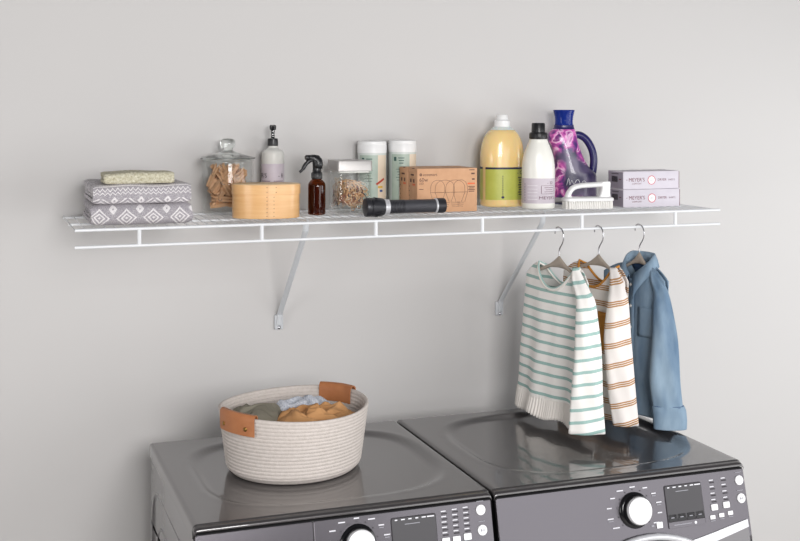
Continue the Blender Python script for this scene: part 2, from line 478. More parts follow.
    for c_ in cols:
        for r_ in rows:
            rs = r_ - (c_ - cols[0]) * .05
            pad('indicator_light', c_ + .002, rs + .0025, .014, .0030, .0006, .0008, M['darkprint'], .0, cp, .0002)
            flat('print_mark', rect(.012, .0022), c_, rs - .003, M['print'], .0008, cp)
    for bx_, bs_ in big: pad('push_button', bx_, bs_, .0185, .0145, .003, .002, M['button'], 0, cp)
    for bx_, bs_ in small:
        pad('push_button', bx_, bs_, .0145, .0095, .0025, .0015, M['button'], 0, cp)
        flat('print_mark', rect(.013, .0014), bx_, bs_ + .0085, M['dimprint'], .0012, cp)
    if kind == 'dryer': pad('push_button', 1.325, .110, .0165, .0145, .0025, .0015, M['button'], 0, cp); flat('print_mark', rect(.008, .004), 1.306, .110, M['dimprint'], .0012, cp)
    for bi, (bx_, bs_) in enumerate(rnd):
        bt = wo('round_button', loft([[pp(bx_ + r_ * math.cos(2 * PI * j / 28), bs_ - r_ * math.sin(2 * PI * j / 28), h_) for j in range(28)] for r_, h_ in ((.0118, -.001), (.0118, .002), (.0108, .0034), (.001, .0036))]), M['button'], cp, angle=35)
        if bi == 0:
            flat('power_mark', stroke([(.0048 * math.cos(R(t)), .0048 * math.sin(R(t))) for t in range(125, 416, 29)], .0011), bx_, bs_, M['dimprint'], .0039, bt)
            flat('power_mark', rect(.0011, .0055, 0, .004), bx_, bs_, M['dimprint'], .0039, bt)
        else:
            flat('play_mark', ([(-.005, -.004, 0), (.000, 0, 0), (-.005, .004, 0)], [[0, 1, 2]]), bx_, bs_, M['dimprint'], .0039, bt)
            for q in (.0018, .0042): flat('pause_mark', rect(.0012, .007, q, 0), bx_, bs_, M['dimprint'], .0039, bt)
        flat('print_mark', rect(.017, .0014), bx_, bs_ - .019, M['dimprint'], .0012, cp)
    return root
machine('washing_machine', 'graphite front-loading machine under the rope basket, with a detergent drawer', 'washer', .2085, 'washer')
machine('clothes_dryer', 'graphite front-loading machine beneath the hanging shirts, with chrome front trim', 'dryer', .9005, 'dryer')

# ------------------------------------------------------------------ towels on the left end of the shelf
def towel_mat(name, upper):
    m = mat(name, lin(150, 145, 152), .95, bump=.5, bscale=900)
    nt = m.node_tree; b = nt.nodes['Principled BSDF']
    uvn = nt.nodes.new('ShaderNodeUVMap'); sp = nt.nodes.new('ShaderNodeSeparateXYZ'); nt.links.new(uvn.outputs[0], sp.inputs[0])
    u, v = X(nt, sp.outputs[0]), X(nt, sp.outputs[1])
    P = .066
    t = u / P
    f1 = ((t.fract() - .5).abs()) * P
    f2 = (((t + .5).fract() - .5).abs()) * P
    vv = ((v + .026) / .075).fract() * .075 - .026 if upper else ((v + .030) / .064).fract() * .064 - .030
    if upper:
        d1 = f1 / .0095 + (vv + .0125).abs() / .0085
        a = d1.lt(1.0) * d1.gt(.32)
        d2 = f2 / .030 + (vv + .023).abs() / .017
        a = a.max((d2 * 2.2).fract().lt(.42) * d2.lt(1.25) * vv.lt(-.008))
        tri = (u / .0125).tri() * .0055
        for off in (.0005, .0075):
            a = a.max((vv - tri - off).abs().lt(.0011))
        a = a.max((vv - .0165).abs().lt(.0012))
        d4 = ((u / .022).fract() - .5).abs() * .022 / .008 + (vv - .026).abs() / .006
        a = a.max((d4 * 1.6).fract().lt(.45) * vv.gt(.019))
    else:
        d1 = f1 / .0105 + (vv - .0125).abs() / .0090
        a = d1.lt(1.0) * d1.gt(.22)
        d2 = f2 / .0285 + (vv + .0055).abs() / .0215
        a = a.max((d2 * 2.6 + .1).fract().lt(.46) * d2.lt(.98))
        a = a.max((vv - .0245).abs().lt(.001))
        st = ((u / .0075).fract() - .5).abs().lt(.18) * (vv - .0285).abs().lt(.0018)
        a = a.max(st)
    n = nt.nodes.new('ShaderNodeTexNoise'); n.inputs['Scale'].default_value = 420; n.inputs['Detail'].default_value = 2
    tc = nt.nodes.new('ShaderNodeTexCoord'); nt.links.new(tc.outputs['Object'], n.inputs['Vector'])
    wv = X(nt, n.outputs['Fac'])
    fac = (a * .74 + (wv - .5) * 1.5 + .14).clamp()
    mx = nt.nodes.new('ShaderNodeMix'); mx.data_type = 'RGBA'
    mx.inputs[6].default_value = lin(152, 147, 154); mx.inputs[7].default_value = lin(236, 232, 233)
    nt.links.new(fac.s, mx.inputs[0]); nt.links.new(mx.outputs[2], b.inputs['Base Color'])
    return m

def fold_path(yb, yf, h, t, sharp=3.2):
    """centre line of a sheet folded like a lying U: back top -> front -> back bottom"""
    r = (h - t) / 2; zc = h / 2; P = []
    for i in range(6): P.append((yb + (yf + r - yb) * i / 6, zc + r))
    for i in range(17):
        a = PI / 2 + PI * i / 16; c, s = math.cos(a), math.sin(a)
        P.append((yf + r + r * math.copysign(abs(c) ** (2 / sharp), c), zc + r * math.copysign(abs(s) ** (2 / sharp), s)))
    for i in range(1, 7): P.append((yf + r + (yb - yf - r) * i / 6, zc - r))
    return P
def folded_sheet(yb, yf, h, t, w_, seed, wob=.0016, z0=0):
    P = fold_path(yb, yf, h, t); n = len(P)
    N = []
    for i in range(n):
        a = P[max(i - 1, 0)]; b = P[min(i + 1, n - 1)]; dx, dz = b[0] - a[0], b[1] - a[1]; l = math.hypot(dx, dz)
        N.append((-dz / l, dx / l))
    arc = [0]
    for i in range(1, n): arc.append(arc[-1] + math.hypot(P[i][0] - P[i - 1][0], P[i][1] - P[i - 1][1]))
    mid = arc[n // 2]
    loop = [(P[i][0] + N[i][0] * t / 2, P[i][1] + N[i][1] * t / 2, mid - arc[i]) for i in range(n)] + [(P[i][0] - N[i][0] * t / 2, P[i][1] - N[i][1] * t / 2, mid - arc[i]) for i in range(n - 1, -1, -1)]
    V = []; UV = []; nx = 26; secs = []
    for k in range(nx + 1):
        x = -w_ / 2 + w_ * k / nx; sec = []
        ends = min(k, nx - k)
        sh = {0: .82, 1: .97}.get(ends, 1.0)
        for (y, z, v) in loop:
            q = noise.noise(Vector((x * 14 + seed, y * 9, z * 22))) * wob * 2
            yy = y + q * 1.5; zz = h / 2 + (z - h / 2) * sh + q * (1 if z > h * .25 else .0)
            sec.append((x + (0.0 if ends else noise.noise(Vector((y * 20, z * 30, seed))) * .004), yy, max(zz, .0003) + z0)); UV.append((x + .5, v))
        secs.append(sec)
    vf = loft(secs); return vf, UV
def towel(label, loc, rz, w_, h, upper, seed, depth=.25, group='folded grey bath towels'):
    t_ = thing('folded_towel', label, 'towel', loc, rz, group)
    m = towel_mat('towel_weave_' + ('upper' if upper else 'lower'), upper)
    t = h * .27
    for nm, k in (('outer_layer', 0), ('inner_layer', 1)):
        vf, uv = folded_sheet(depth / 2 - k * .004, -depth / 2 + k * (t + .001), h - k * (2 * t + .0012), t if k == 0 else (h - 2 * t - .0012) * .47, w_ - k * .004, seed + k * 5, z0=k * (t + .0006))
        obj(nm, vf, m, t_, uv=uv, angle=70)
    return t_
towel('grey and white diamond-pattern folded towel lying directly on the wire shelf', (.171, -.213, ZS + .0003), R(-1), .250, .0515, False, 1)
towel('grey and white zigzag-pattern folded towel lying on top of another towel', (.171, -.210, ZS + .0524), R(.5), .243, .0500, True, 3)
wc = thing('washcloth', 'small cream terry washcloth folded on top of the towel stack', 'washcloth', (.165, -.280, ZS + .1028), R(-1))
M['terry'] = mat('cream_terry', lin(184, 176, 146), .98, var=lin(232, 228, 208), vscale=190, bump=1.0, bscale=260)
M['terry'].node_tree.nodes['Bump'].inputs['Distance'].default_value = .006
vf, uv = folded_sheet(.055, -.055, .0285, .0098, .174, 9, .0016)
obj('outer_layer', vf, M['terry'], wc, uv=uv, angle=180)
vf, uv = folded_sheet(.050, -.040, .0080, .0037, .170, 12, .0006, z0=.0101)
obj('inner_layer', vf, M['terry'], wc, uv=uv, angle=180)

# ------------------------------------------------------------------ glass jar with clothes pins
M['glass'] = thin_glass('clear_glass', (.992, .998, .994, 1), 1.42)
M['thickglass'] = mat('solid_glass', (.93, .97, .95, 1), .02, 0, **{'Transmission Weight': 1.0, 'IOR': 1.46})
M['pin'] = mat('clothespin_wood', lin(222, 180, 142), .65, var=lin(200, 152, 112), vscale=60, stretch=(1, 12, 12))
jar = thing('glass_jar', 'round clear glass jar with knobbed lid, filled with wooden clothespins', 'jar', (.437, -.092, ZS))
JR = .0715
obj('body', lathe([(.002, .0005), (JR - .008, .0005), (JR - .002, .003), (JR, .008), (JR, .136), (JR - .002, .141), (JR - .001, .146), (JR + .001, .149), (JR - .004, .1495), (JR - .005, .146), (JR - .0045, .136), (JR - .0045, .012), (JR - .010, .008), (.002, .007)], 56), M['glass'], jar, angle=50)
lid = obj('lid', lathe([(.001, .1545), (JR - .008, .1500), (JR - .007, .1525), (JR + .0025, .1525), (JR + .0045, .1545), (JR + .004, .157), (JR - .006, .1592), (JR - .030, .166), (.022, .172), (.014, .176), (.0135, .181), (.019, .187), (.0205, .193), (.0195, .203), (.015, .2085), (.001, .2095)], 56), M['thickglass'], jar, angle=50)
pin = thing('clothespin', 'wooden spring clothespin loose inside the round glass jar', 'clothespin', (0, 0, 0), 0, 'clothespins in the round glass jar')
def prong(sg):
    L, w_ = .072, .0105
    prof = [(-.036, .0008, .0062), (-.030, .0008, .0070), (-.010, .0006, .0078), (.004, .0004, .0070), (.018, .0010, .0060), (.036, .0058, .0074)]
    secs = []
    for x, a, b in prof: secs.append([(x, -w_ / 2, sg * a), (x, w_ / 2, sg * a), (x, w_ / 2, sg * b), (x, -w_ / 2, sg * b)])
    return loft(secs)
for sg in (1, -1): obj('prong', prong(sg), M['pin'], pin, smooth=False)
obj('spring', tube([(.003 + .0052 * math.cos(t), -.007 + .014 * t / (6 * PI), .0052 * math.sin(t)) for t in [i * PI / 5 for i in range(31)]], .0009, 5), M['steel'], pin)
from mathutils import Euler
rnd = random.Random(4)
pins = []
def pinrot(d, roll):
    q = Vector(d).to_track_quat('X', 'Z'); return (q.to_matrix().to_4x4() @ Matrix.Rotation(roll, 4, 'X')).to_euler()
def pinok(c, d):
    for s in (-.039, .039):
        p = c + d * s
        if math.hypot(p.x, p.y) > JR - .0115 or p.z < .017 or p.z > .140: return False
    return True
cnt = 0; layer = 0
spots = []
while cnt < 58 and layer < 16000:
    layer += 1
    zt = .020 + .092 * (cnt / 58) ** .9
    a = rnd.uniform(0, 2 * PI); rr_ = .058 * math.sqrt(rnd.random())
    c = Vector((rr_ * math.cos(a), rr_ * math.sin(a), zt + rnd.uniform(0, .012)))
    az = rnd.uniform(0, 2 * PI); el = R(rnd.choice((rnd.uniform(0, 25), rnd.uniform(30, 60))))
    d = Vector((math.cos(az) * math.cos(el), math.sin(az) * math.cos(el), math.sin(el)))
    if not pinok(c, d): continue
    bad = False
    for (c2, d2) in spots:
        for s in (-.036, -.018, 0, .018, .036):
            for s2 in (-.036, -.018, 0, .018, .036):
                if ((c + d * s) - (c2 + d2 * s2)).length < (.0076 if cnt < 30 else .0068): bad = True; break
            if bad: break
        if bad: break
    if bad: continue
    spots.append((c, d)); cnt += 1
# a few pins standing out above the heap, as in the picture
for i, (c, d) in enumerate(spots):
    L_ = Vector(jar.location) + c; rt_ = pinrot(d, rnd.uniform(0, PI))
    if i == 0: pin.location = L_; pin.rotation_euler = rt_
    else: dup(pin, L_, rt_)

# ------------------------------------------------------------------ bottle tools
def interp(prof, z):
    if z <= prof[0][0]: return prof[0][1:]
    for p, q in zip(prof, prof[1:]):
        if z <= q[0]:
            t = (z - p[0]) / (q[0] - p[0]); return tuple(a + (b - a) * t for a, b in zip(p[1:], q[1:]))
    return prof[-1][1:]
def refine(prof, k=4):
    """rows of (z, a, b, ...) refined with a smooth spline"""
    n = len(prof); out = []
    for i in range(n - 1):
        g = lambda q: prof[max(0, min(n - 1, q))]
        p0, p1, p2, p3 = g(i - 1), g(i), g(i + 1), g(i + 2)
        for s in range(k):
            t = s / k
            row = []
            for c in range(len(p1)):
                if c == 0: row.append(p1[0] + (p2[0] - p1[0]) * t); continue
                dz = p2[0] - p1[0]
                m1 = (p2[c] - p0[c]) / max(p2[0] - p0[0], 1e-6); m2 = (p3[c] - p1[c]) / max(p3[0] - p1[0], 1e-6)
                dlt = (p2[c] - p1[c]) / max(dz, 1e-6)
                lim = lambda m: 0 if m * dlt <= 0 else math.copysign(min(abs(m), 3 * abs(dlt)), m)
                m1, m2 = lim(m1) * dz, lim(m2) * dz
                row.append((2 * t ** 3 - 3 * t * t + 1) * p1[c] + (t ** 3 - 2 * t * t + t) * m1 + (-2 * t ** 3 + 3 * t * t) * p2[c] + (t ** 3 - t * t) * m2)
            out.append(tuple(row))
    out.append(tuple(prof[-1])); return out
def body_pt(prof, z, th, off=0, e=2.0):
    """th = 0 looks to -y (front), positive towards +x; rows of prof are (z, half width, half depth, x shift)"""
    a, b, ox = interp(prof, z)[:3]
    s, c = math.sin(th), math.cos(th)
    return (ox + (a + off) * math.copysign(abs(s) ** (2 / e), s), -(b + off) * math.copysign(abs(c) ** (2 / e), c), z)
def body_vf(prof, e=2.0, n=48):
    return loft([[body_pt(prof, r[0], 2 * PI * j / n, 0, e) for j in range(n)] for r in prof])
def wrap_label(prof, z0, z1, t0, t1, off=.0006, e=2.0, nz=8, nt=24):
    V = []; F = []
    for i in range(nz + 1):
        for j in range(nt + 1): V.append(body_pt(prof, z0 + (z1 - z0) * i / nz, t0 + (t1 - t0) * j / nt, off, e))
    for i in range(nz):
        for j in range(nt): a = i * (nt + 1) + j; F.append([a, a + 1, a + nt + 2, a + nt + 1])
    return V, F
def wrap_fn(prof, t0, z0, off=.0011, e=2.0):
    def f(v):
        a, b, ox = interp(prof, z0 + v.y)[:3]
        return Vector(body_pt(prof, z0 + v.y, t0 + v.x / ((a + b) / 2), off, e))
    return f
def prn(nm, vf, fn, m, parent): return obj(nm, xf(vf, fn=fn), m, parent, smooth=False)

# ------------------------------------------------------------------ soap pump bottle
M['clearplastic'] = mat('clear_soap_bottle', lin(232, 231, 226), .12, 0, **{'Transmission Weight': .15, 'IOR': 1.3, 'Subsurface Weight': .0})
M['lav_label'] = mat('lavender_label', lin(204, 195, 203), .5, var=lin(196, 186, 195), vscale=40)
M['navy'] = mat('navy_print', lin(42, 40, 70), .5)
M['plum'] = mat('plum_print', lin(104, 66, 84), .5)
pu = thing('pump_bottle', 'clear hand soap bottle with black pump and lavender label behind the wooden box', 'bottle', (.573, -.062, ZS))
pp_ = refine([(.0003, .0285, .0285, 0), (.003, .0315, .0315, 0), (.008, .0322, .0322, 0), (.150, .0322, .0322, 0), (.163, .0315, .0315, 0), (.172, .0280, .0280, 0), (.178, .020, .020, 0), (.182, .0135, .0135, 0), (.190, .0135, .0135, 0)], 3)
obj('body', body_vf(pp_), M['clearplastic'], pu, angle=60)
obj('label', wrap_label(pp_, .022, .137, R(-150), R(95)), M['lav_label'], pu)
for s, th, z, sz in (("MEYER'S", -98, .098, .017), ('- B', 30, .098, .016)):
    prn('lettering', text_vf(s, sz), wrap_fn(pp_, R(th), z), M['darkprint'], pu)
for k, zz in enumerate((.088, .083, .078)):
    prn('print_mark', join(*[rect(.030, .0016, x, 0) for x in (-.02, .02)]), wrap_fn(pp_, R(-18), zz), M['plum'], pu)
pm = obj('pump', lathe([(.0148, .187), (.0150, .190), (.0150, .204), (.0140, .208), (.006, .209), (.0052, .210), (.0052, .232), (.009, .233), (.0095, .243), (.0075, .2465), (.001, .247)], 28), M['black'], pu, angle=40)
obj('spout', tube(smooth_path([(0, 0, .240), (-.003, -.012, .241), (-.006, -.024, .239), (-.007, -.028, .234)], 4), [.0055] * 9 + [.0045] * 4, 10), M['black'], pm)
obj('stem_sleeve', lathe([(.0068, .209), (.0068, .232)], 20), M['glass'], pm)

# ------------------------------------------------------------------ oval bentwood box
M['birch'] = mat('birch_veneer', lin(236, 189, 132), .38, var=lin(228, 176, 117), vscale=9, stretch=(1, 1, 14), **{'Coat Weight': .35, 'Coat Roughness': .2})
M['birch_top'] = mat('birch_lid_board', lin(238, 207, 162), .42, var=lin(230, 194, 144), vscale=10, stretch=(1, 12, 1))
M['copper'] = mat('copper_tack', lin(120, 74, 46), .4, .8)
ob = thing('oval_box', 'oval bentwood box with finger-lapped lid, standing in front of the glass jar', 'box', (.5125, -.233, ZS), R(-12))
OA, OB = .0925, .0635
def oband(nm, z0, z1, a, b, m, par, cap0=True, cap1=True, e=2.15):
    secs = [[(x, y, z) for x, y in sell(a - d, b - d, e, 64)] for z, d in ((z0, .0008), (z0 + .0006, 0), (z1 - .0006, 0), (z1, .0008))]
    return obj(nm, loft(secs, cap0, cap1), m, par, angle=50)
oband('body', .0004, .066, OA - .0022, OB - .0022, M['birch'], ob)
li = oband('lid', .0640, .0900, OA, OB, M['birch'], ob)
obj('lid_board', loft([[(x, y, z) for x, y in sell(OA - d, OB - d, 2.15, 64)] for z, d in ((.0890, .003), (.0912, .003), (.0915, .0036))]), M['birch_top'], li, angle=30)
def oprof(a, b): return [(-1, a, b, 0), (1, a, b, 0)]
def finger(z0, z1, t0, t1, a, b, par):
    P = oprof(a, b); n = 10; top = []; bot = []
    pts = []
    for i in range(n + 1):
        f = i / n
        hw = (z1 - z0) / 2 * (1 - .55 * max(0, (f - .25) / .75) ** 2.2)
        if f == 1: hw *= .75
        zc = (z0 + z1) / 2; th = t0 + (t1 - t0) * f
        pts.append((th, zc - hw, zc + hw))
    V = []; F = []
    for th, a_, b_ in pts:
        V += [body_pt(P, a_, th, .0002, 2.15), body_pt(P, b_, th, .0002, 2.15), body_pt(P, b_, th, .0014, 2.15), body_pt(P, a_, th, .0014, 2.15)]
    for i in range(n):
        k = 4 * i
        F += [[k + 2, k + 3, k + 7, k + 6], [k, k + 3, k + 7, k + 4], [k + 1, k + 2, k + 6, k + 5]]
    F += [[0, 1, 2, 3], [4 * n, 4 * n + 1, 4 * n + 2, 4 * n + 3]]
    o = obj('finger', (V, F), M['birch'], par, angle=30)
    return o
bo = [c for c in ob.children if c.name.startswith('body')][0]
for z0, z1 in ((.003, .0225), (.0235, .043), (.044, .0632)): finger(z0, z1, R(2), R(20), OA - .0022, OB - .0022, bo)
finger(.0665, .0885, R(2), R(20), OA, OB, li)
tk = []
for z, a, b in [(.0075, OA - .0022, OB - .0022), (.018, OA - .0022, OB - .0022), (.028, OA - .0022, OB - .0022), (.038, OA - .0022, OB - .0022), (.048, OA - .0022, OB - .0022), (.058, OA - .0022, OB - .0022), (.071, OA, OB), (.084, OA, OB)]:
    for th in ((R(.5), R(11)) if z < .06 else (R(.5), R(14))):
        p = body_pt(oprof(a, b), z, th, .0012, 2.15)
        obj('tack', xf(lathe([(.0011, -.001), (.0011, .0004), (.0004, .0007)], 8), p, (PI / 2, 0, 0)), M['copper'], li if z > .065 else bo)

# ------------------------------------------------------------------ amber spray bottle
M['amber'] = thin_glass('amber_glass', (.40, .17, .055, 1), 1.6, .02)
M['amberliquid'] = mat('amber_inside', lin(112, 68, 34), .3)
sp = thing('spray_bottle', 'brown amber glass spray bottle with black trigger head', 'bottle', (.6625, -.205, ZS), R(8))
sprf = refine([(.0003, .020, .020, 0), (.002, .0232, .0232, 0), (.006, .0242, .0242, 0), (.078, .0242, .0242, 0), (.087, .0228, .0228, 0), (.094, .0178, .0178, 0), (.099, .0125, .0125, 0), (.110, .0115, .0115, 0)], 4)
obj('body', body_vf(sprf), M['amber'], sp, angle=60)
obj('contents', body_vf([(z, a - .004, b - .004, 0) for z, a, b, o_ in sprf if .004 < z < .084]), M['amberliquid'], sp, angle=60)
hd = obj('collar', lathe([(.0145, .099), (.0150, .101), (.0150, .116), (.0125, .119), (.0115, .124), (.0115, .134)], 28), M['black'], sp, angle=40)
for k in range(20):
    a = 2 * PI * k / 20
    obj('collar_rib', tube([(.0150 * math.cos(a), .0150 * math.sin(a), .102), (.0150 * math.cos(a), .0150 * math.sin(a), .115)], .0007, 5), M['black'], hd)
hp = smooth_path([(.012, 0, .130), (.0125, 0, .142), (.009, 0, .154), (-.002, 0, .1605), (-.016, 0, .160), (-.026, 0, .1575)], 5)
obj('trigger_head', tube([(.002, 0, .128), (.003, 0, .138), (.002, 0, .147), (-.003, 0, .1535), (-.011, 0, .157), (-.020, 0, .1585), (-.027, 0, .1585)], [.0135, .0150, .0150, .0115, .0085, .0070, .0060], 14, up=(0, 1, 0), ry=[.0135, .0150, .0150, .0140, .0100, .0075, .0065]), M['black'], sp, angle=180)
obj('nozzle', xf(lathe([(.0072, 0), (.0072, .006), (.0062, .008)], 14), (-.026, 0, .1585), (0, -PI / 2, 0)), M['black'], sp)
obj('trigger', tube(smooth_path([(-.008, 0, .154), (-.022, 0, .150), (-.034, 0, .139), (-.043, 0, .126), (-.051, 0, .119)], 4), [.0065] * 6 + [.0055] * 6 + [.0038] * 5, 10, up=(0, 1, 0)), M['black'], sp, angle=180)

# ------------------------------------------------------------------ square jar of rubber bands
M['brushed'] = mat('brushed_steel', lin(186, 183, 181), .46, .75, bump=.1, bscale=120, stretch=(1, 1, 20))
sj = thing('square_jar', 'square clear glass jar with flat steel lid, holding rubber bands', 'jar', (.7745, -.152, ZS))
JS = .098
def rr3(w_, r, z): return [(x, y, z) for x, y in rrect(w_, w_, r)]
obj('body', loft([rr3(JS - .006, .009, .0004), rr3(JS, .010, .003), rr3(JS, .010, .112), rr3(JS - .006, .008, .118), rr3(JS - .012, .006, .118), rr3(JS - .008, .007, .110), rr3(JS - .008, .007, .009), rr3(JS - .014, .006, .006)]), M['glass'], sj, angle=50)
obj('lid', loft([rr3(JS + .003, .006, .1185), rr3(JS + .005, .007, .1195), rr3(JS + .005, .007, .1455), rr3(JS + .003, .006, .1475)]), M['brushed'], sj, angle=30)
obj('gasket', loft([rr3(JS - .006, .008, .1135), rr3(JS - .006, .008, .1187)]), M['clearplastic'], sj)
bandcols = [lin(206, 158, 112), lin(188, 128, 84), lin(222, 186, 148), lin(164, 92, 62), lin(214, 196, 176)]
bmats = [mat('rubber_band_%d' % i, c, .6) for i, c in enumerate(bandcols)] + [mat('rubber_band_dark', lin(66, 60, 66), .6)]
rnd = random.Random(11)
protos = []
for q in range(6):
    n = 26; a1, b1 = rnd.uniform(.018, .026), rnd.uniform(.007, .015); ph = rnd.uniform(0, 6)
    pts = [(a1 * math.cos(2 * PI * j / n) * (1 + .12 * math.sin(3 * 2 * PI * j / n + ph)), b1 * math.sin(2 * PI * j / n) * (1 + .2 * math.sin(2 * 2 * PI * j / n + ph)), .005 * math.sin(2 * 2 * PI * j / n + ph)) for j in range(n)]
    protos.append(tube(pts, .0011, 5, closed=True))
bmesh_cache = {}
for k in range(130):
    q = rnd.randrange(6); mi = rnd.choice((0, 0, 1, 2, 2, 2, 3, 4, 4, 5))
    lim = JS / 2 - .033
    pos = Vector((rnd.uniform(-lim, lim), rnd.uniform(-lim, lim), .022 + .060 * (k / 130)))
    face_out = rnd.random()
    e = (rnd.uniform(-1.4, 1.4), rnd.uniform(-.7, .7), rnd.uniform(0, 6.3))
    if pos.z < .034: e = (rnd.uniform(-.4, .4), rnd.uniform(-.4, .4), e[2])
    if k % 2: # pressed against a wall of the jar
        sgn = rnd.choice((0, 0, 1)); d = JS / 2 - .0125
        lz = rnd.uniform(.031, .080); c = rnd.uniform(-.0195, .0195)
        e = (PI / 2 + rnd.uniform(-.06, .06), 0, 0) if sgn == 0 else (PI / 2 + rnd.uniform(-.06, .06), 0, -PI / 2)
        e = (e[0], rnd.uniform(0, 3.1), e[2])
        pos = Vector((c, -d, lz)) if sgn == 0 else Vector((-d, c, lz))
    key = (q, mi)
    if key not in bmesh_cache:
        o = obj('rubber_band', protos[q], bmats[mi], None, angle=180); bmesh_cache[key] = o.data
    else:
        o = bpy.data.objects.new('rubber_band', bmesh_cache[key]); COL.objects.link(o)
    o.location = Vector(sj.location) + pos; o.rotation_euler = e
    tag(o, ('tan', 'brown', 'pale tan', 'reddish brown', 'cream', 'dark grey')[mi] + ' rubber band lying loose inside the square glass jar', 'rubber band', 'rubber bands in the square jar')

# ------------------------------------------------------------------ wipes canisters
M['whiteplastic'] = mat('white_plastic', lin(240, 240, 240), .38)
M['clearwrap'] = thin_glass('clear_canister', (.93, .95, .94, 1), 1.45)
M['sage'] = mat('sage_label', lin(166, 184, 172), .45, var=lin(186, 200, 188), vscale=24)
M['cream'] = mat('cream_label', lin(232, 216, 194), .45)
M['greyliner'] = mat('pale_canister', lin(214, 220, 216), .4)
M['teal'] = mat('dark_teal_print', lin(58, 92, 88), .5)
M['redp'] = mat('red_print', lin(190, 70, 48), .5)
M['yelp'] = mat('yellow_print', lin(222, 182, 70), .5)
M['blup'] = mat('blue_print', lin(70, 96, 150), .5)
def canister(loc, label, r, h, art, rz):
    t = thing('canister', label, 'canister', loc, rz, 'white-lidded canisters')
    P = refine([(.0003, r - .004, r - .004, 0), (.002, r - .0015, r - .0015, 0), (.006, r - .001, r - .001, 0), (h - .036, r - .001, r - .001, 0), (h - .032, r - .003, r - .003, 0)], 2)
    obj('body', body_vf(P), M['greyliner'], t, angle=50)
    l = obj('lid', lathe([(r - .001, h - .035), (r, h - .0345), (r, h - .012), (r - .0008, h - .011), (r - .0008, h - .009), (r - .0002, h - .008), (r - .0012, h - .002), (r - .004, h), (.001, h)], 48), M['whiteplastic'], t, angle=40)
    obj('label', wrap_label(P, .012, h - .041, R(-66), R(13)), M['sage'], t)
    obj('label_panel', wrap_label(P, .012, h - .041, R(13), R(62)), M['cream'], t)
    for k in range(3):
        prn('print_mark', rect(.018 - k * .003, .0024), wrap_fn(P, R(-22), h - .052 - k * .0075), M['teal'], t)
    prn('print_mark', rect(.008, .012), wrap_fn(P, R(-48), h - .055), M['teal'], t)
    for k in range(5):
        prn('print_mark', rect(.026 - (k % 3) * .005, .0014), wrap_fn(P, R(-26), h - .085 - k * .008), M['teal'], t)
    if art:
        prn('print_art', stroke([(-.013, -.009), (.0, -.001), (.014, .007)], .006), wrap_fn(P, R(24), .082), M['redp'], t)
        prn('print_art', rect(.016, .006), wrap_fn(P, R(24), .065), M['yelp'], t)
        prn('print_art', rect(.010, .006), wrap_fn(P, R(28), .054), M['blup'], t)
    else:
        prn('print_panel', rect(.030, .026), wrap_fn(P, R(-10), .050), M['whiteplastic'], t)
        for k in range(3): prn('print_mark', rect(.020, .002), wrap_fn(P, R(-10), .056 - k * .006, .0016), M['darkprint'], t)
    return t
canister((.8745, -.0540, ZS), 'white-lidded canister with sage label and a red and yellow print', .0432, .199, True, R(-8))
canister((.9700, -.0530, ZS), 'white-lidded canister with sage label directly behind the cardboard boxes', .0420, .201, False, R(-2))

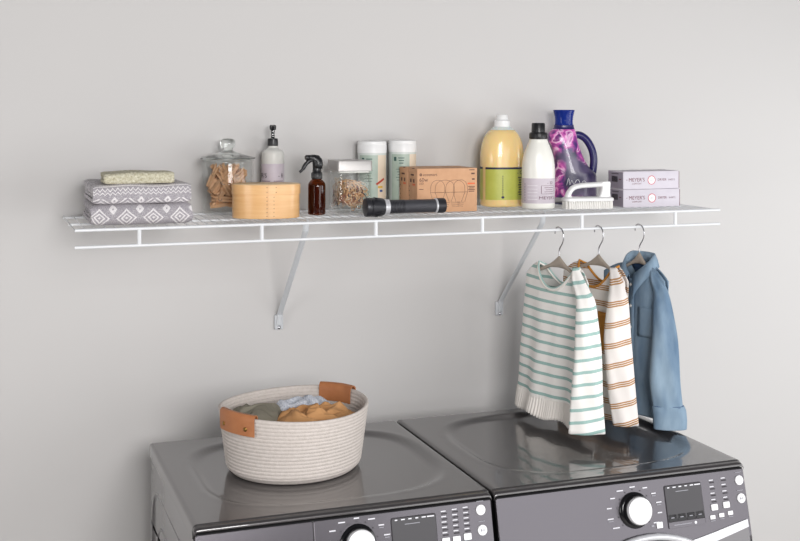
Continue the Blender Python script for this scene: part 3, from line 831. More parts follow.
# ------------------------------------------------------------------ cardboard bulb boxes
M['kraft'] = mat('kraft_card', lin(212, 165, 128), .72, var=lin(205, 157, 120), vscale=50)
M['brownp'] = mat('brown_print', lin(98, 66, 52), .6)
M['orange'] = mat('orange_print', lin(226, 106, 58), .55)
def bulbbox(loc, label, rz=0):
    bw, bd, bh = .184, .0715, .1240
    t = thing('bulb_box', label, 'box', loc, rz, 'kraft light bulb boxes')
    c = obj('carton', rbox(bw, bd, bh, .0012, 2, z0=.0003), M['kraft'], t, angle=30)
    # tuck flap edge with thumb notch at the left end
    obj('tuck_flap', xf(rbox(.0012, bd - .004, .010, .0004, 1), (-bw / 2 - .0003, 0, bh - .006)), M['kraft'], t)
    obj('thumb_notch', xf(rbox(.004, .016, .0024, .0008, 1), (-bw / 2 + .001, -.004, bh - .0005)), M['brownp'], t)
    F = front(-bd / 2 - .0004)
    fl = lambda x, z: front(-bd / 2 - .0004, x, z)
    prn('lettering', text_vf('ecosmart', .0115, 'LEFT'), fl(-.075, .1035), M['brownp'], t)
    prn('emblem', stroke([(.0034 * math.cos(k * PI / 8), .0034 * math.sin(k * PI / 8)) for k in range(16)], .0014, True), fl(-.0815, .107), M['brownp'], t)
    prn('emblem', join(rect(.0012, .005), rect(.005, .0012)), fl(-.0815, .107), M['brownp'], t)
    prn('lettering', text_vf('60w', .0155, 'LEFT'), fl(-.0865, .0875), M['brownp'], t)
    prn('lettering', text_vf('LED', .0080, 'LEFT'), fl(-.0865, .0795), M['brownp'], t)
    prn('print_mark', rect(.013, .0018), fl(-.080, .066), M['brownp'], t)
    # four overlapping bulbs in line drawing
    base = .056
    for cx, hw in ((-.030, .022), (-.008, .030), (.024, .030), (.040, .022)):
        arc = [(cx + hw * math.cos(a), base + .035 * math.sin(a) ** .55 if math.sin(a) > 0 else base) for a in [PI * k / 14 for k in range(15)]]
        prn('bulb_drawing', stroke(arc, .0009), fl(0, 0), M['brownp'], t)
        prn('bulb_drawing', stroke([(cx - hw, base), (cx - hw * .62, .028)], .0009), fl(0, 0), M['brownp'], t)
        prn('bulb_drawing', stroke([(cx + hw, base), (cx + hw * .62, .028)], .0009), fl(0, 0), M['brownp'], t)
        prn('bulb_drawing', stroke([(cx - hw, base), (cx + hw, base)], .0009), fl(0, 0), M['brownp'], t)
        for k in range(3):
            prn('bulb_drawing', stroke([(cx - hw * (.48 - .06 * k), .028 - k * .0055), (cx + hw * (.48 - .06 * k), .0265 - k * .0055)], .0009), fl(0, 0), M['brownp'], t)
    for z, w_ in ((.119, .017), (.1085, .0105), (.0925, .0085)):
        prn('print_mark', rect(w_, .0022 if w_ > .012 else .0044), fl(.080 - (w_ - .0085) / 2, z), M['brownp'], t)
    prn('print_bar', rect(.0225, .0042), fl(.0735, .0800), M['orange'], t)
    for k in range(4): prn('print_mark', rect(.021 - .003 * (k % 2), .0021), fl(.0745, .0715 - k * .0046), M['brownp'], t)
    ls = lambda y, z: leftside(-bw / 2 - .0010, y, z)
    for z, w_ in ((.1055, .026), ):
        prn('print_mark', rect(w_, .0042), ls(.002, z), M['brownp'], t)
    for y in (.014, -.010): prn('print_mark', rect(.010, .010), ls(y, .089), M['brownp'], t)
    prn('print_bar', rect(.022, .0048), ls(-.010, .078), M['orange'], t)
    for k in range(4): prn('print_mark', rect(.004, .003), ls(.026, .072 - k * .013), M['brownp'], t)
    return t
bulbbox((1.0385, -.2048, ZS), 'brown cardboard light bulb box in front, its printed face showing')
bulbbox((1.0375, -.1322, ZS), 'brown cardboard light bulb box behind the front one, only its end showing')

# ------------------------------------------------------------------ flashlight
M['anod'] = mat('black_anodised', lin(50, 50, 55), .36, .25)
M['grip'] = mat('knurled_grip', lin(66, 66, 72), .42, .25, bump=.8, bscale=500)
fl_ = thing('flashlight', 'black flashlight with silver rings lying on the shelf front', 'flashlight', (.8815, -.318, ZS), R(0))
def xl(prof, n=36): return xf(lathe(prof, n), (0, 0, 0), (0, PI / 2, 0))
def flz(vf, z): return [(v[0], v[1], v[2] + z) for v in vf[0]], vf[1]
ZF = .0262
head = obj('head', flz(xl([(.0215, -.1165), (.0245, -.1155), (.0258, -.112), (.0258, -.104), (.0235, -.103), (.0235, -.100), (.0255, -.099), (.0258, -.080), (.0245, -.068), (.0215, -.0625)]), ZF), M['anod'], fl_, angle=30)
for k in range(12):
    a = 2 * PI * k / 12
    obj('bezel_rib', flz(xf(rbox(.0010, .006, .030, .0004, 1), (0, 0, 0), (0, 0, 0)), 0), M['anod'], head, loc=(-.086, .0256 * math.cos(a), ZF + .0256 * math.sin(a)), rot=(a - PI / 2 + PI / 2, PI / 2, 0))
obj('lens', flz(xl([(.0215, -.1160), (.001, -.1160)]), ZF), M['doorglass'], head)
obj('silver_ring', flz(xl([(.0205, -.0630), (.0218, -.0620), (.0218, -.0575), (.0200, -.0565), (.0200, -.0545), (.0212, -.0535), (.0205, -.0490), (.0185, -.0480)]), ZF), M['chrome'], fl_, angle=30)
obj('barrel', flz(xl([(.0175, -.0490), (.0182, -.0480), (.0182, .0870), (.0175, .0880)]), ZF), M['grip'], fl_, angle=30)
for k in range(9):
    obj('grip_ring', flz(xl([(.0180, -.044 + k * .0045), (.0189, -.0432 + k * .0045), (.0189, -.0418 + k * .0045), (.0180, -.041 + k * .0045)]), ZF), M['anod'], fl_, angle=30)
obj('tail_ring', flz(xl([(.0185, .0865), (.0202, .0875), (.0202, .0915), (.0192, .0925)]), ZF), M['chrome'], fl_, angle=30)
obj('tail_cap', flz(xl([(.0195, .0915), (.0205, .0930), (.0208, .110), (.0195, .1155), (.0150, .1175), (.001, .1178)]), ZF), M['anod'], fl_, angle=30)

# ------------------------------------------------------------------ yellow detergent bottle
def yellow_mat():
    m = mat('amber_soap_plastic', lin(248, 216, 152), .22, 0, **{'Subsurface Weight': .55, 'Subsurface Radius': (.02, .012, .005), 'Coat Weight': .3})
    return m
M['soap'] = yellow_mat()
M['haze'] = mat('milky_plastic', lin(238, 238, 234), .35, 0, **{'Subsurface Weight': .2})
M['lime'] = mat('lime_label', lin(196, 201, 98), .45, var=lin(188, 194, 88), vscale=30)
yb_ = thing('detergent_bottle', 'large amber detergent bottle with lime green label and white cap', 'bottle', (1.275, -.100, ZS), R(-4))
YP = refine([(.0003, .060, .046, 0), (.003, .0645, .050, 0), (.010, .0665, .052, 0), (.150, .0665, .052, 0), (.185, .0625, .050, 0), (.205, .056, .0465, 0), (.222, .0455, .040, 0), (.234, .0325, .031, 0), (.241, .0235, .0235, 0), (.250, .0215, .0215, 0)], 4)
obj('body', body_vf([r for r in YP if r[0] <= .232], 2.3), M['soap'], yb_, angle=60)
obj('shoulder', body_vf([(r[0], r[1] + .0001, r[2] + .0001, 0) for r in YP if r[0] >= .2295], 2.3), M['haze'], yb_, angle=60)
obj('cap', lathe([(.0235, .240), (.0245, .242), (.0235, .258), (.0185, .262), (.0165, .274), (.0150, .2765), (.001, .277)], 36), M['whiteplastic'], yb_, angle=40)
lb = obj('label', wrap_label(YP, .022, .118, R(-66), R(70), .0006, 2.3), M['lime'], yb_)
obj('label_band', wrap_label(YP, .1135, .1195, R(-66), R(70), .0010, 2.3, 2), M['navy'], lb)
l2 = obj('label', wrap_label(YP, .022, .118, R(-175), R(-80), .0006, 2.3), M['lime'], yb_)
obj('label_band', wrap_label(YP, .1135, .1195, R(-175), R(-80), .0010, 2.3, 2), M['navy'], l2)
prn('print_mark', join(*[rect(.0014, .005, 0, .012 + k * .0065) for k in range(10)]), wrap_fn(YP, R(-12), .022, .0014, 2.3), M['navy'], lb)
prn('print_mark', disc2(.0038), wrap_fn(YP, R(-12), .030, .0014, 2.3), M['navy'], lb)
prn('lettering', text_vf('- O', .017), wrap_fn(YP, R(34), .098, .0014, 2.3), M['navy'], lb)
for k in range(8):
    prn('print_mark', rect(.022 - .004 * (k % 3), .0024), wrap_fn(YP, R(36), .088 - k * .0072, .0014, 2.3), M['navy'], lb)

# ------------------------------------------------------------------ white bottle, black cap
M['milk'] = mat('milk_white_bottle', lin(236, 235, 228), .3)
wb = thing('softener_bottle', 'milk white bottle with black cap and pale lavender label', 'bottle', (1.338, -.217, ZS), R(-14))
WP = refine([(.0003, .043, .036, 0), (.003, .047, .040, 0), (.008, .0485, .0415, 0), (.110, .0485, .0415, 0), (.135, .0470, .0405, 0), (.160, .0425, .0375, 0), (.182, .0345, .0320, 0), (.196, .0285, .0275, 0), (.2045, .0255, .0255, 0), (.207, .022, .022, 0)], 4)
obj('body', body_vf(WP, 2.3), M['milk'], wb, angle=60)
lb = obj('label', wrap_label(WP, .018, .091, R(-100), R(66), .0006, 2.3), M['lav_label'], wb)
cp_ = obj('cap', lathe([(.0255, .2052), (.0262, .207), (.0262, .222), (.0250, .2245), (.0205, .2255), (.0202, .228), (.0198, .250), (.0180, .2528), (.001, .2532)], 36), M['black'], wb, angle=40)
for k in range(30):
    a = 2 * PI * k / 30
    obj('cap_rib', tube([(.0262 * math.cos(a), .0262 * math.sin(a), .2085), (.0262 * math.cos(a), .0262 * math.sin(a), .221)], .0007, 5), M['black'], cp_)
prn('lettering', text_vf("MEYER'S", .0125), wrap_fn(WP, R(22), .030, .0012, 2.3), M['plum'], lb)
prn('lettering', text_vf('- 32', .012), wrap_fn(WP, R(30), .074, .0012, 2.3), M['plum'], lb)
for k in range(4): prn('print_mark', rect(.028 - .006 * (k % 2), .0013), wrap_fn(WP, R(26), .064 - k * .006, .0012, 2.3), M['plum'], lb)
prn('print_frame', stroke([(-.019, -.012), (.019, -.012), (.019, .012), (-.019, .012)], .0008, True), wrap_fn(WP, R(24), .058, .0012, 2.3), M['plum'], lb)
prn('print_mark', join(*[rect(.0016, .0045, 0, k * .008) for k in range(7)]), wrap_fn(WP, R(-62), .026, .0012, 2.3), M['navy'], lb)
prn('print_mark', join(*[rect(.030, .0008, 0, k * .010) for k in range(5)]), wrap_fn(WP, R(-30), .030, .0012, 2.3), M['whiteplastic'], lb)

# ------------------------------------------------------------------ purple floral bottle
def floral():
    m = mat('purple_floral_wrap', lin(70, 58, 100), .3, **{'Coat Weight': .4})
    nt = m.node_tree; b = nt.nodes['Principled BSDF']
    tc = nt.nodes.new('ShaderNodeTexCoord'); sx = nt.nodes.new('ShaderNodeSeparateXYZ'); nt.links.new(tc.outputs['Object'], sx.inputs[0])
    z = X(nt, sx.outputs[2]); x = X(nt, sx.outputs[0])
    n1 = nt.nodes.new('ShaderNodeTexNoise'); n1.inputs['Scale'].default_value = 27; n1.inputs['Detail'].default_value = 4; n1.inputs['Distortion'].default_value = .7
    nt.links.new(tc.outputs['Object'], n1.inputs['Vector'])
    ramp = nt.nodes.new('ShaderNodeValToRGB'); cr = ramp.color_ramp
    cols = [(.30, lin(34, 26, 72)), (.42, lin(88, 48, 122)), (.50, lin(176, 70, 158)), (.55, lin(226, 122, 196)), (.60, lin(240, 204, 232)), (.65, lin(160, 58, 146)), (.75, lin(62, 34, 96))]
    cr.elements[0].position, cr.elements[0].color = cols[0]; cr.elements[1].position, cr.elements[1].color = cols[-1]
    for p, c in cols[1:-1]: e = cr.elements.new(p); e.color = c
    nt.links.new(n1.outputs['Fac'], ramp.inputs[0])
    n2 = nt.nodes.new('ShaderNodeTexNoise'); n2.inputs['Scale'].default_value = 16; nt.links.new(tc.outputs['Object'], n2.inputs['Vector'])
    r2 = nt.nodes.new('ShaderNodeValToRGB'); r2.color_ramp.elements[0].color = lin(40, 34, 74); r2.color_ramp.elements[1].color = lin(116, 104, 136)
    r2.color_ramp.elements[0].position = .35; r2.color_ramp.elements[1].position = .62
    nt.links.new(n2.outputs['Fac'], r2.inputs[0])
    # flowers at shoulder and lower left, plain grey violet field between
    wv = X(nt, n2.outputs['Fac'])
    up = ((z + x * .55 - .135) / .02 + (wv - .5) * 6).clamp()
    lo = ((x * -1.0 - z * .45 + .012) / .02 + (wv - .5) * 6).clamp() * z.gt(.022)
    fac = up.max(lo)
    mx = nt.nodes.new('ShaderNodeMix'); mx.data_type = 'RGBA'
    nt.links.new(fac.s, mx.inputs[0]); nt.links.new(r2.outputs[0], mx.inputs[6]); nt.links.new(ramp.outputs[0], mx.inputs[7])
    nt.links.new(mx.outputs[2], b.inputs['Base Color'])
    return m
M['floral'] = floral()
M['deepblue'] = mat('deep_blue_plastic', lin(38, 36, 92), .3)
M['bluecap'] = mat('translucent_blue_cap', lin(30, 54, 148), .12, 0, **{'Transmission Weight': .35, 'IOR': 1.3})
pb = thing('floral_bottle', 'purple floral-printed bottle with blue cap and a big side handle', 'bottle', (1.524, -.098, ZS), R(-16))
def ctr(z, l, r, d): return (z, (r - l) / 2, d, (l + r) / 2)
PB = refine([ctr(.0003, -.064, .064, .036), ctr(.004, -.068, .068, .040), ctr(.075, -.067, .068, .041), ctr(.094, -.066, .066, .041), ctr(.112, -.065, .046, .040), ctr(.137, -.066, .030, .039), ctr(.170, -.073, .016, .038), ctr(.200, -.084, .007, .037), ctr(.216, -.084, .004, .034), ctr(.228, -.075, .001, .028), ctr(.236, -.066, -.002, .024), ctr(.246, -.064, -.004, .023)], 4)
obj('body', body_vf([r for r in PB if .018 <= r[0] <= .232], 2.5), M['floral'], pb, angle=60)
obj('base', body_vf([r for r in PB if r[0] <= .0205], 2.5), M['deepblue'], pb, angle=60)
obj('neck', body_vf([r for r in PB if r[0] >= .229], 2.2), M['deepblue'], pb, angle=60)
obj('cap', xf(lathe([(.0275, .244), (.0285, .2455), (.0275, .258), (.0290, .272), (.0335, .2905), (.0325, .292), (.0285, .291), (.026, .279), (.001, .276)], 36), (-.034, 0, 0)), M['bluecap'], pb, angle=40)
obj('handle', tube(smooth_path([(-.006, 0, .212), (.014, 0, .214), (.036, 0, .200), (.053, 0, .172), (.060, 0, .140), (.058, 0, .108), (.054, 0, .085)], 5), .0125, 14, up=(0, 1, 0), ry=.0118), M['deepblue'], pb, angle=180)
prn('print_script', smooth_path and stroke([(p.x, p.y) for p in smooth_path([(-.030, .060, 0), (-.024, .082, 0), (-.020, .062, 0), (-.014, .076, 0), (-.008, .064, 0), (.0, .078, 0), (.006, .064, 0), (.014, .074, 0), (.024, .068, 0)], 5)], .0012), lambda v: Vector(body_pt(PB, v.y, math.asin(max(-1, min(1, v.x / .066))) * .9, .001, 2.5)), M['print'], pb)

# ------------------------------------------------------------------ scrub brush
br = thing('scrub_brush', 'white plastic scrub brush with loop handle in front of the floral bottle', 'brush', (1.478, -.262, ZS), R(-9))
BL, BW_ = .152, .052
obj('base_plate', loft([[(x, y, z) for x, y in rrect(l, w_, .014)] for z, l, w_ in ((.0225, BL - .004, BW_ - .004), (.024, BL, BW_), (.031, BL, BW_), (.0345, BL - .010, BW_ - .010))]), M['whiteplastic'], br, angle=40)
hp = smooth_path([(-.064, 0, .031), (-.058, 0, .047), (-.044, 0, .062), (-.020, 0, .068), (.010, 0, .0695), (.040, 0, .0715), (.062, 0, .074)], 5)
obj('handle', tube(hp, [.0125] * len(hp), 14, up=(0, 1, 0), ry=.0078), M['whiteplastic'], br, angle=180)
obj('handle_post', loft([[(x + sh, y, z) for x, y in rrect(l, .024, .006)] for z, l, sh in ((.030, .040, .050), (.045, .030, .053), (.060, .026, .055), (.0745, .030, .054), (.079, .026, .055))]), M['whiteplastic'], br, angle=60)
obj('handle_web', loft([[(x + sh, y, z) for x, y in rrect(l, .020, .005)] for z, l, sh in ((.030, .020, -.058), (.040, .012, -.059), (.050, .010, -.054))]), M['whiteplastic'], br, angle=60)
V = []; F = []
rnd = random.Random(3)
tv = lathe([(.0040, 0), (.0038, .012), (.0030, .0235)], 7)
parts = []
for i in range(21):
    for j in range(7):
        x = -BL / 2 + .006 + (BL - .012) * i / 20; y = -BW_ / 2 + .005 + (BW_ - .010) * j / 6
        if abs(x) > BL / 2 - .012 and abs(y) > BW_ / 2 - .012: continue
        parts.append(shift(tv, x, y, .0004))
obj('bristle_tufts', join(*parts), mat('white_bristle', lin(236, 234, 230), .7), br, kind='stuff')

# ------------------------------------------------------------------ lavender dryer sheet boxes
M['lavbox'] = mat('lavender_card', lin(208, 203, 212), .55, var=lin(203, 197, 207), vscale=30)
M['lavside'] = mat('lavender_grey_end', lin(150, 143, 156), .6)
M['maroon'] = mat('maroon_print', lin(112, 52, 66), .55)
M['pinkred'] = mat('rose_print', lin(206, 92, 108), .55)
def lavbox(loc, label, rz):
    bw, bd, bh = .196, .086, .0535
    t = thing('dryer_sheet_box', label, 'box', loc, rz, 'lavender dryer sheet boxes')
    obj('carton', rbox(bw, bd, bh, .0012, 2, z0=.0003), M['lavbox'], t, angle=30)
    obj('end_flap', xf(rbox(.0010, bd - .003, bh - .004, .0004, 1), (-bw / 2 - .0002, 0, bh / 2)), M['lavside'], t)
    obj('edge_strip', xf(rbox(.0016, .0012, bh - .003, .0004, 1), (bw / 2 - .0004, -bd / 2 - .0001, bh / 2)), M['maroon'], t)
    fl = lambda x, z: front(-bd / 2 - .0004, x, z)
    prn('lettering', text_vf("MEYER'S", .0155), fl(-.052, .0235), M['maroon'], t)
    prn('lettering', text_vf('CLEAN DAY', .0062), fl(-.052, .0150), M['maroon'], t)
    prn('print_mark', rect(.005, .0012), fl(-.0865, .0285), M['maroon'], t)
    prn('emblem', disc2(.0120, n=28), fl(0, .027), M['whiteplastic'], t)
    prn('emblem', shift(stroke([(.0125 * math.cos(k * PI / 14), .0125 * math.sin(k * PI / 14)) for k in range(28)], .0022, True), 0, 0, .0003), fl(0, .027), M['pinkred'], t)
    prn('print_mark', shift(rect(.012, .0016), 0, 0, .0003), fl(0, .027), M['dimprint'], t)
    prn('lettering', text_vf('DRYER', .0100, 'LEFT'), fl(.0215, .0245), M['maroon'], t)
    prn('lettering', text_vf('SHEETS', .0072, 'LEFT'), fl(.0590, .0250), M['plum'], t)
    ls = lambda y, z: leftside(-bw / 2 - .0012, y, z)
    prn('print_mark', join(*[rect(.0052, .017, -.014 + k * .0068, 0) for k in range(5)]), ls(.004, .030), M['darkprint'], t)
    prn('print_mark', rect(.040, .002), ls(.002, .046), M['darkprint'], t)
    prn('print_mark', rect(.012, .0026), ls(-.026, .030), M['maroon'], t)
    return t
lavbox((1.6885, -.2340, ZS), 'lower of the two stacked lavender dryer sheet boxes, resting on the shelf', R(0))
lavbox((1.6870, -.2330, ZS + .0540), 'upper of the two stacked lavender dryer sheet boxes', R(1))

# ------------------------------------------------------------------ rope basket on the washer
BC = Vector((.5215, -.499, ZW - .0083)); BR = R(26)
M['rope'] = mat('cream_cotton_rope', lin(212, 203, 197), .92, var=lin(202, 193, 186), vscale=120, bump=.55, bscale=420)
M['leather'] = mat('tan_leather', lin(184, 120, 76), .5, var=lin(172, 108, 66), vscale=30, bump=.25, bscale=260)
M['brass'] = mat('aged_brass', lin(150, 116, 62), .35, .9)
bk = thing('rope_basket', 'round cream coiled rope basket with two tan leather handles, holding laundry', 'basket', BC, BR)
BH = .157; NR = 18
def bwid(z):
    t = z / BH; f = 1 - .10 * max(0, (.14 - t) / .14) ** 2
    return (.168 + .022 * t) * f, (.157 + .021 * t) * f
secs = []; NB = 96
def rim_dz(th): return .004 * math.cos(2 * th)
outer = []
for i in range(NR * 6 + 1):
    q = i / (NR * 6); z = BH * q
    a, b = bwid(z); bump = .0014 * abs(math.sin(PI * NR * q)) ** .8
    outer.append((z, a + bump, b + bump))
inner = []
for i in range(NR * 6, 5, -1):
    q = i / (NR * 6); z = BH * q; a, b = bwid(z); bump = .0014 * abs(math.sin(PI * NR * q)) ** .8
    inner.append((z, a - .0065 - bump, b - .0065 - bump))
ring_rows = [(.0003, .02, .02), (.0003, .125, .115)] + [(max(z, .0006), a, b) for z, a, b in outer] + [(BH + .0015, bwid(BH)[0] - .003, bwid(BH)[1] - .003)] + inner + [(.012, .10, .09), (.012, .01, .01)]
secs = [[(a * math.cos(2 * PI * j / NB), b * math.sin(2 * PI * j / NB), z + rim_dz(2 * PI * j / NB) * (z / BH) ** 2) for j in range(NB)] for z, a, b in ring_rows]
obj('coiled_wall', loft(secs), M['rope'], bk, angle=180)
def handle(th, hw=.056):
    a, b = bwid(BH)
    h = None
    # strap wraps from outside over the rim to the inside
    prof = [(.0058, -.040), (.0062, -.020), (.0064, -.006), (.0060, .004), (.0015, .0095), (-.0060, .0095), (-.0120, .004), (-.0135, -.010), (-.0140, -.036)]
    V = []; n = 14; secs = []
    for k in range(n + 1):
        f = -1 + 2 * k / n
        t = th + f * hw / ((a + b) / 2)
        dr = Vector((math.cos(t) / a, math.sin(t) / b, 0)).normalized()
        P = Vector((a * math.cos(t), b * math.sin(t), BH + rim_dz(t)))
        outl = []
        for r_, z_ in prof: outl.append(P + dr * (r_ - .001) + Vector((0, 0, z_)))
        inl = []
        for r_, z_ in prof[::-1]:
            # inner face of strap: 1.6 mm towards the rope
            rr_ = r_ - .0018 if r_ > 0 else r_ + .0018
            zz = z_ - .0018 if z_ > .003 else z_
            inl.append(P + dr * (rr_ - .001) + Vector((0, 0, zz)))
        secs.append(outl + inl)
    h = obj('leather_handle', loft(secs), M['leather'], bk, angle=45)
    for f in (-.62, .62):
        t = th + f * hw / ((a + b) / 2); dr = Vector((math.cos(t) / a, math.sin(t) / b, 0)).normalized()
        p = Vector((a * math.cos(t), b * math.sin(t), BH + rim_dz(t) - .024)) + dr * .0050
        q = dr.to_track_quat('Z', 'Y').to_euler()
        obj('rivet', xf(lathe([(.0052, -.001), (.0052, .001), (.004, .0022), (.001, .0026)], 16)), M['brass'], h, loc=p, rot=q)
handle(PI + .03, .064); handle(.20)

# laundry inside
def cloth_noise(p, seed, f):
    v = Vector((p.x * f, p.y * f, seed))
    return noise.noise(v)
def crumple(name, label, cx, cy, rx, ry, rot, zb, h, seed, m, amp=.014, freq=26, dirn=0.6, nr=64, na=150, tilt=(0, 0)):
    """a crumpled garment: an irregular closed heap with folds; coordinates relative to the basket base, room axes"""
    V = []; F = []
    def pt(r, a):
        rad = 1 + .16 * noise.noise(Vector((math.cos(a) * 1.6, math.sin(a) * 1.6, seed)))
        x, y = rx * r * rad * math.cos(a), ry * r * rad * math.sin(a)
        xr, yr = x * math.cos(rot) - y * math.sin(rot), x * math.sin(rot) + y * math.cos(rot)
        X_, Y_ = cx + xr, cy + yr
        d = Vector((X_, Y_, 0))
        wv = noise.noise(Vector((X_ * 16, Y_ * 16, seed + 3)))
        s = (X_ * math.cos(dirn) + Y_ * math.sin(dirn)) * freq * 2.2 + wv * 3.4
        rid = 1 - abs(math.sin(s))
        s2 = (X_ * math.cos(dirn + 1.1) + Y_ * math.sin(dirn + 1.1)) * freq * 3.1 + wv * 4.5 + seed
        rid2 = 1 - abs(math.sin(s2))
        dome = max(0, 1 - r ** 3.0) ** .6
        z = zb + dome * (h + amp * (rid - .5) * 1.2 + amp * .8 * (rid2 - .5) + .35 * amp * wv + amp * .45 * (1 - abs(math.sin(s * 2.3 + s2 * .7)))) + tilt[0] * xr + tilt[1] * yr
        # stay inside the basket
        q = Vector((X_, Y_, 0)); q.rotate(Euler((0, 0, -BR)))
        a_, b_ = bwid(min(max(z, .02), BH)); lim = math.hypot(q.x / (a_ - .013), q.y / (b_ - .013))
        if lim > 1: q /= lim
        q.rotate(Euler((0, 0, BR)))
        return (q.x, q.y, z)
    V.append(pt(0, 0))
    for i in range(1, nr + 1):
        for j in range(na): V.append(pt(i / nr, 2 * PI * j / na))
    for j in range(na): F.append([0, 1 + j, 1 + (j + 1) % na])
    for i in range(nr - 1):
        for j in range(na):
            a = 1 + i * na + j; b = 1 + i * na + (j + 1) % na; F.append([a, a + na, b + na, b])
    # underside
    st = len(V); last = 1 + (nr - 1) * na
    for j in range(na): x, y, z = V[last + j]; V.append((x * .97, y * .97, z - .004))
    del V[st:]
    o = obj(name, (V, F), m, None, loc=BC, angle=180, solid=.004)
    tag(o, label, 'clothing', 'clothes in the rope basket')
    return o
M['olive'] = mat('olive_cotton', lin(134, 129, 115), .9, bump=.3, bscale=600)
M['bluegrey'] = mat('blue_grey_knit', lin(216, 219, 226), .95, var=lin(168, 174, 188), vscale=260, bump=.6, bscale=500)
M['tan'] = mat('tan_cotton', lin(204, 154, 104), .9, var=lin(194, 142, 92), vscale=20, bump=.3, bscale=600)
crumple('olive_garment', 'olive green garment at the left side of the rope basket', -.082, .048, .080, .072, R(-15), .108, .034, 2.3, M['olive'], .007, 18, 1.9)
crumple('knit_garment', 'pale blue-grey knitted garment in the middle of the rope basket', .034, .060, .082, .036, R(2), .116, .036, 5.1, M['bluegrey'], .008, 24, .2)
crumple('tan_garment', 'tan brown crumpled garment at the front right of the rope basket', .044, -.040, .112, .064, R(4), .108, .040, 8.2, M['tan'], .013, 26, .75)

# ------------------------------------------------------------------ clothes on hangers
def stripe_mat(name, base, line, kind):
    m = mat(name, base, .92, bump=.25, bscale=700)
    nt = m.node_tree; b = nt.nodes['Principled BSDF']
    uvn = nt.nodes.new('ShaderNodeUVMap'); sp_ = nt.nodes.new('ShaderNodeSeparateXYZ'); nt.links.new(uvn.outputs[0], sp_.inputs[0])
    u, v = X(nt, sp_.outputs[0]), X(nt, sp_.outputs[1])
    n = nt.nodes.new('ShaderNodeTexNoise'); n.inputs['Scale'].default_value = 300
    tc = nt.nodes.new('ShaderNodeTexCoord'); nt.links.new(tc.outputs['Object'], n.inputs['Vector'])
    w_ = (X(nt, n.outputs['Fac']) - .5)
    if kind == 'single':
        f = ((v / .0290).fract() - .5).abs() * .0290
        a = f.lt(.0042)
    elif kind == 'sleeve':
        f = (((v + u * .16) / .0320 + .15).fract() - .5).abs() * .0320
        a = f.lt(.0041)
    else:
        P_ = .0440 if kind == 'triple' else .0530
        vv = ((v if kind == 'triple' else v + u * .24) / P_).fract() * P_
        a = (vv - .010).abs().lt(.0018).max((vv - .0155).abs().lt(.0018)).max((vv - .021).abs().lt(.0018))
    fac = (a * .92 + w_ * .25 * a).clamp()
    mx = nt.nodes.new('ShaderNodeMix'); mx.data_type = 'RGBA'; mx.inputs[6].default_value = base; mx.inputs[7].default_value = line
    nt.links.new(fac.s, mx.inputs[0]); nt.links.new(mx.outputs[2], b.inputs['Base Color'])
    return m
TEAL = lin(152, 190, 184); OCHRE = lin(172, 118, 46); WHT = lin(248, 245, 241)
M['teal_body'] = stripe_mat('white_teal_stripe_jersey', WHT, TEAL, 'single')
M['teal_sleeve'] = stripe_mat('white_teal_stripe_sleeve', WHT, TEAL, 'sleeve')
M['teal_rib'] = mat('teal_white_neck_rib', lin(172, 202, 196), .92)
M['ruffle'] = mat('white_ruffle', lin(240, 235, 229), .92, bump=.2, bscale=500)
M['ochre_body'] = stripe_mat('white_ochre_triple_stripe', lin(238, 232, 228), OCHRE, 'triple')
M['ochre_sleeve'] = stripe_mat('white_ochre_sleeve', lin(238, 232, 228), OCHRE, 'triple_sleeve')
M['ochre'] = mat('ochre_cotton', lin(190, 128, 52), .9)
M['denim'] = mat('washed_denim', lin(98, 124, 150), .9, var=lin(152, 174, 192), vscale=17, stretch=(1, 1, .3), bump=.45, bscale=800)
M['denimdark'] = mat('denim_inside', lin(58, 84, 120), .92, bump=.3, bscale=700)
M['pearl'] = mat('pearl_snap', lin(214, 212, 208), .25)
RODZ = LIP - .0025

def hanger(X_, rz, label, arm=.090):
    h = thing('clothes_hanger', label, 'hanger', (X_, YF, ZS), rz, 'taupe hangers on the shelf rod')
    zt = RODZ + .0040
    P = smooth_path([(-.019, 0, zt - .016), (-.0165, 0, zt - .004), (-.008, 0, zt + .0030), (.002, 0, zt + .0022), (.012, 0, zt - .003), (.0185, 0, zt - .015), (.0185, 0, zt - .030), (.012, 0, zt - .043), (.004, 0, zt - .053), (.0, 0, zt - .062), (0, 0, zt - .080)], 4)
    obj('hook', tube(P, .0017, 8), M['steel'], h, angle=180)
    z0 = zt - .080
    secs = []
    for k in range(25):
        f = -1 + k / 12; x = arm * f
        zc = z0 - .012 - .034 * abs(f) ** .95
        hh = .0120 * max(0, 1 - abs(f) * 2.2) ** 1.3 + .0052
        yy = -.008 * f * f
        secs.append([(x, yy + .0045 * math.cos(t), zc + hh * math.sin(t)) for t in [2 * PI * j / 12 for j in range(12)]])
    obj('arms', loft(secs), M['taupe'], h, angle=180)
    return h

def w2l(dx, dy, rz): c, s_ = math.cos(-rz), math.sin(-rz); return dx * c - dy * s_, dx * s_ + dy * c

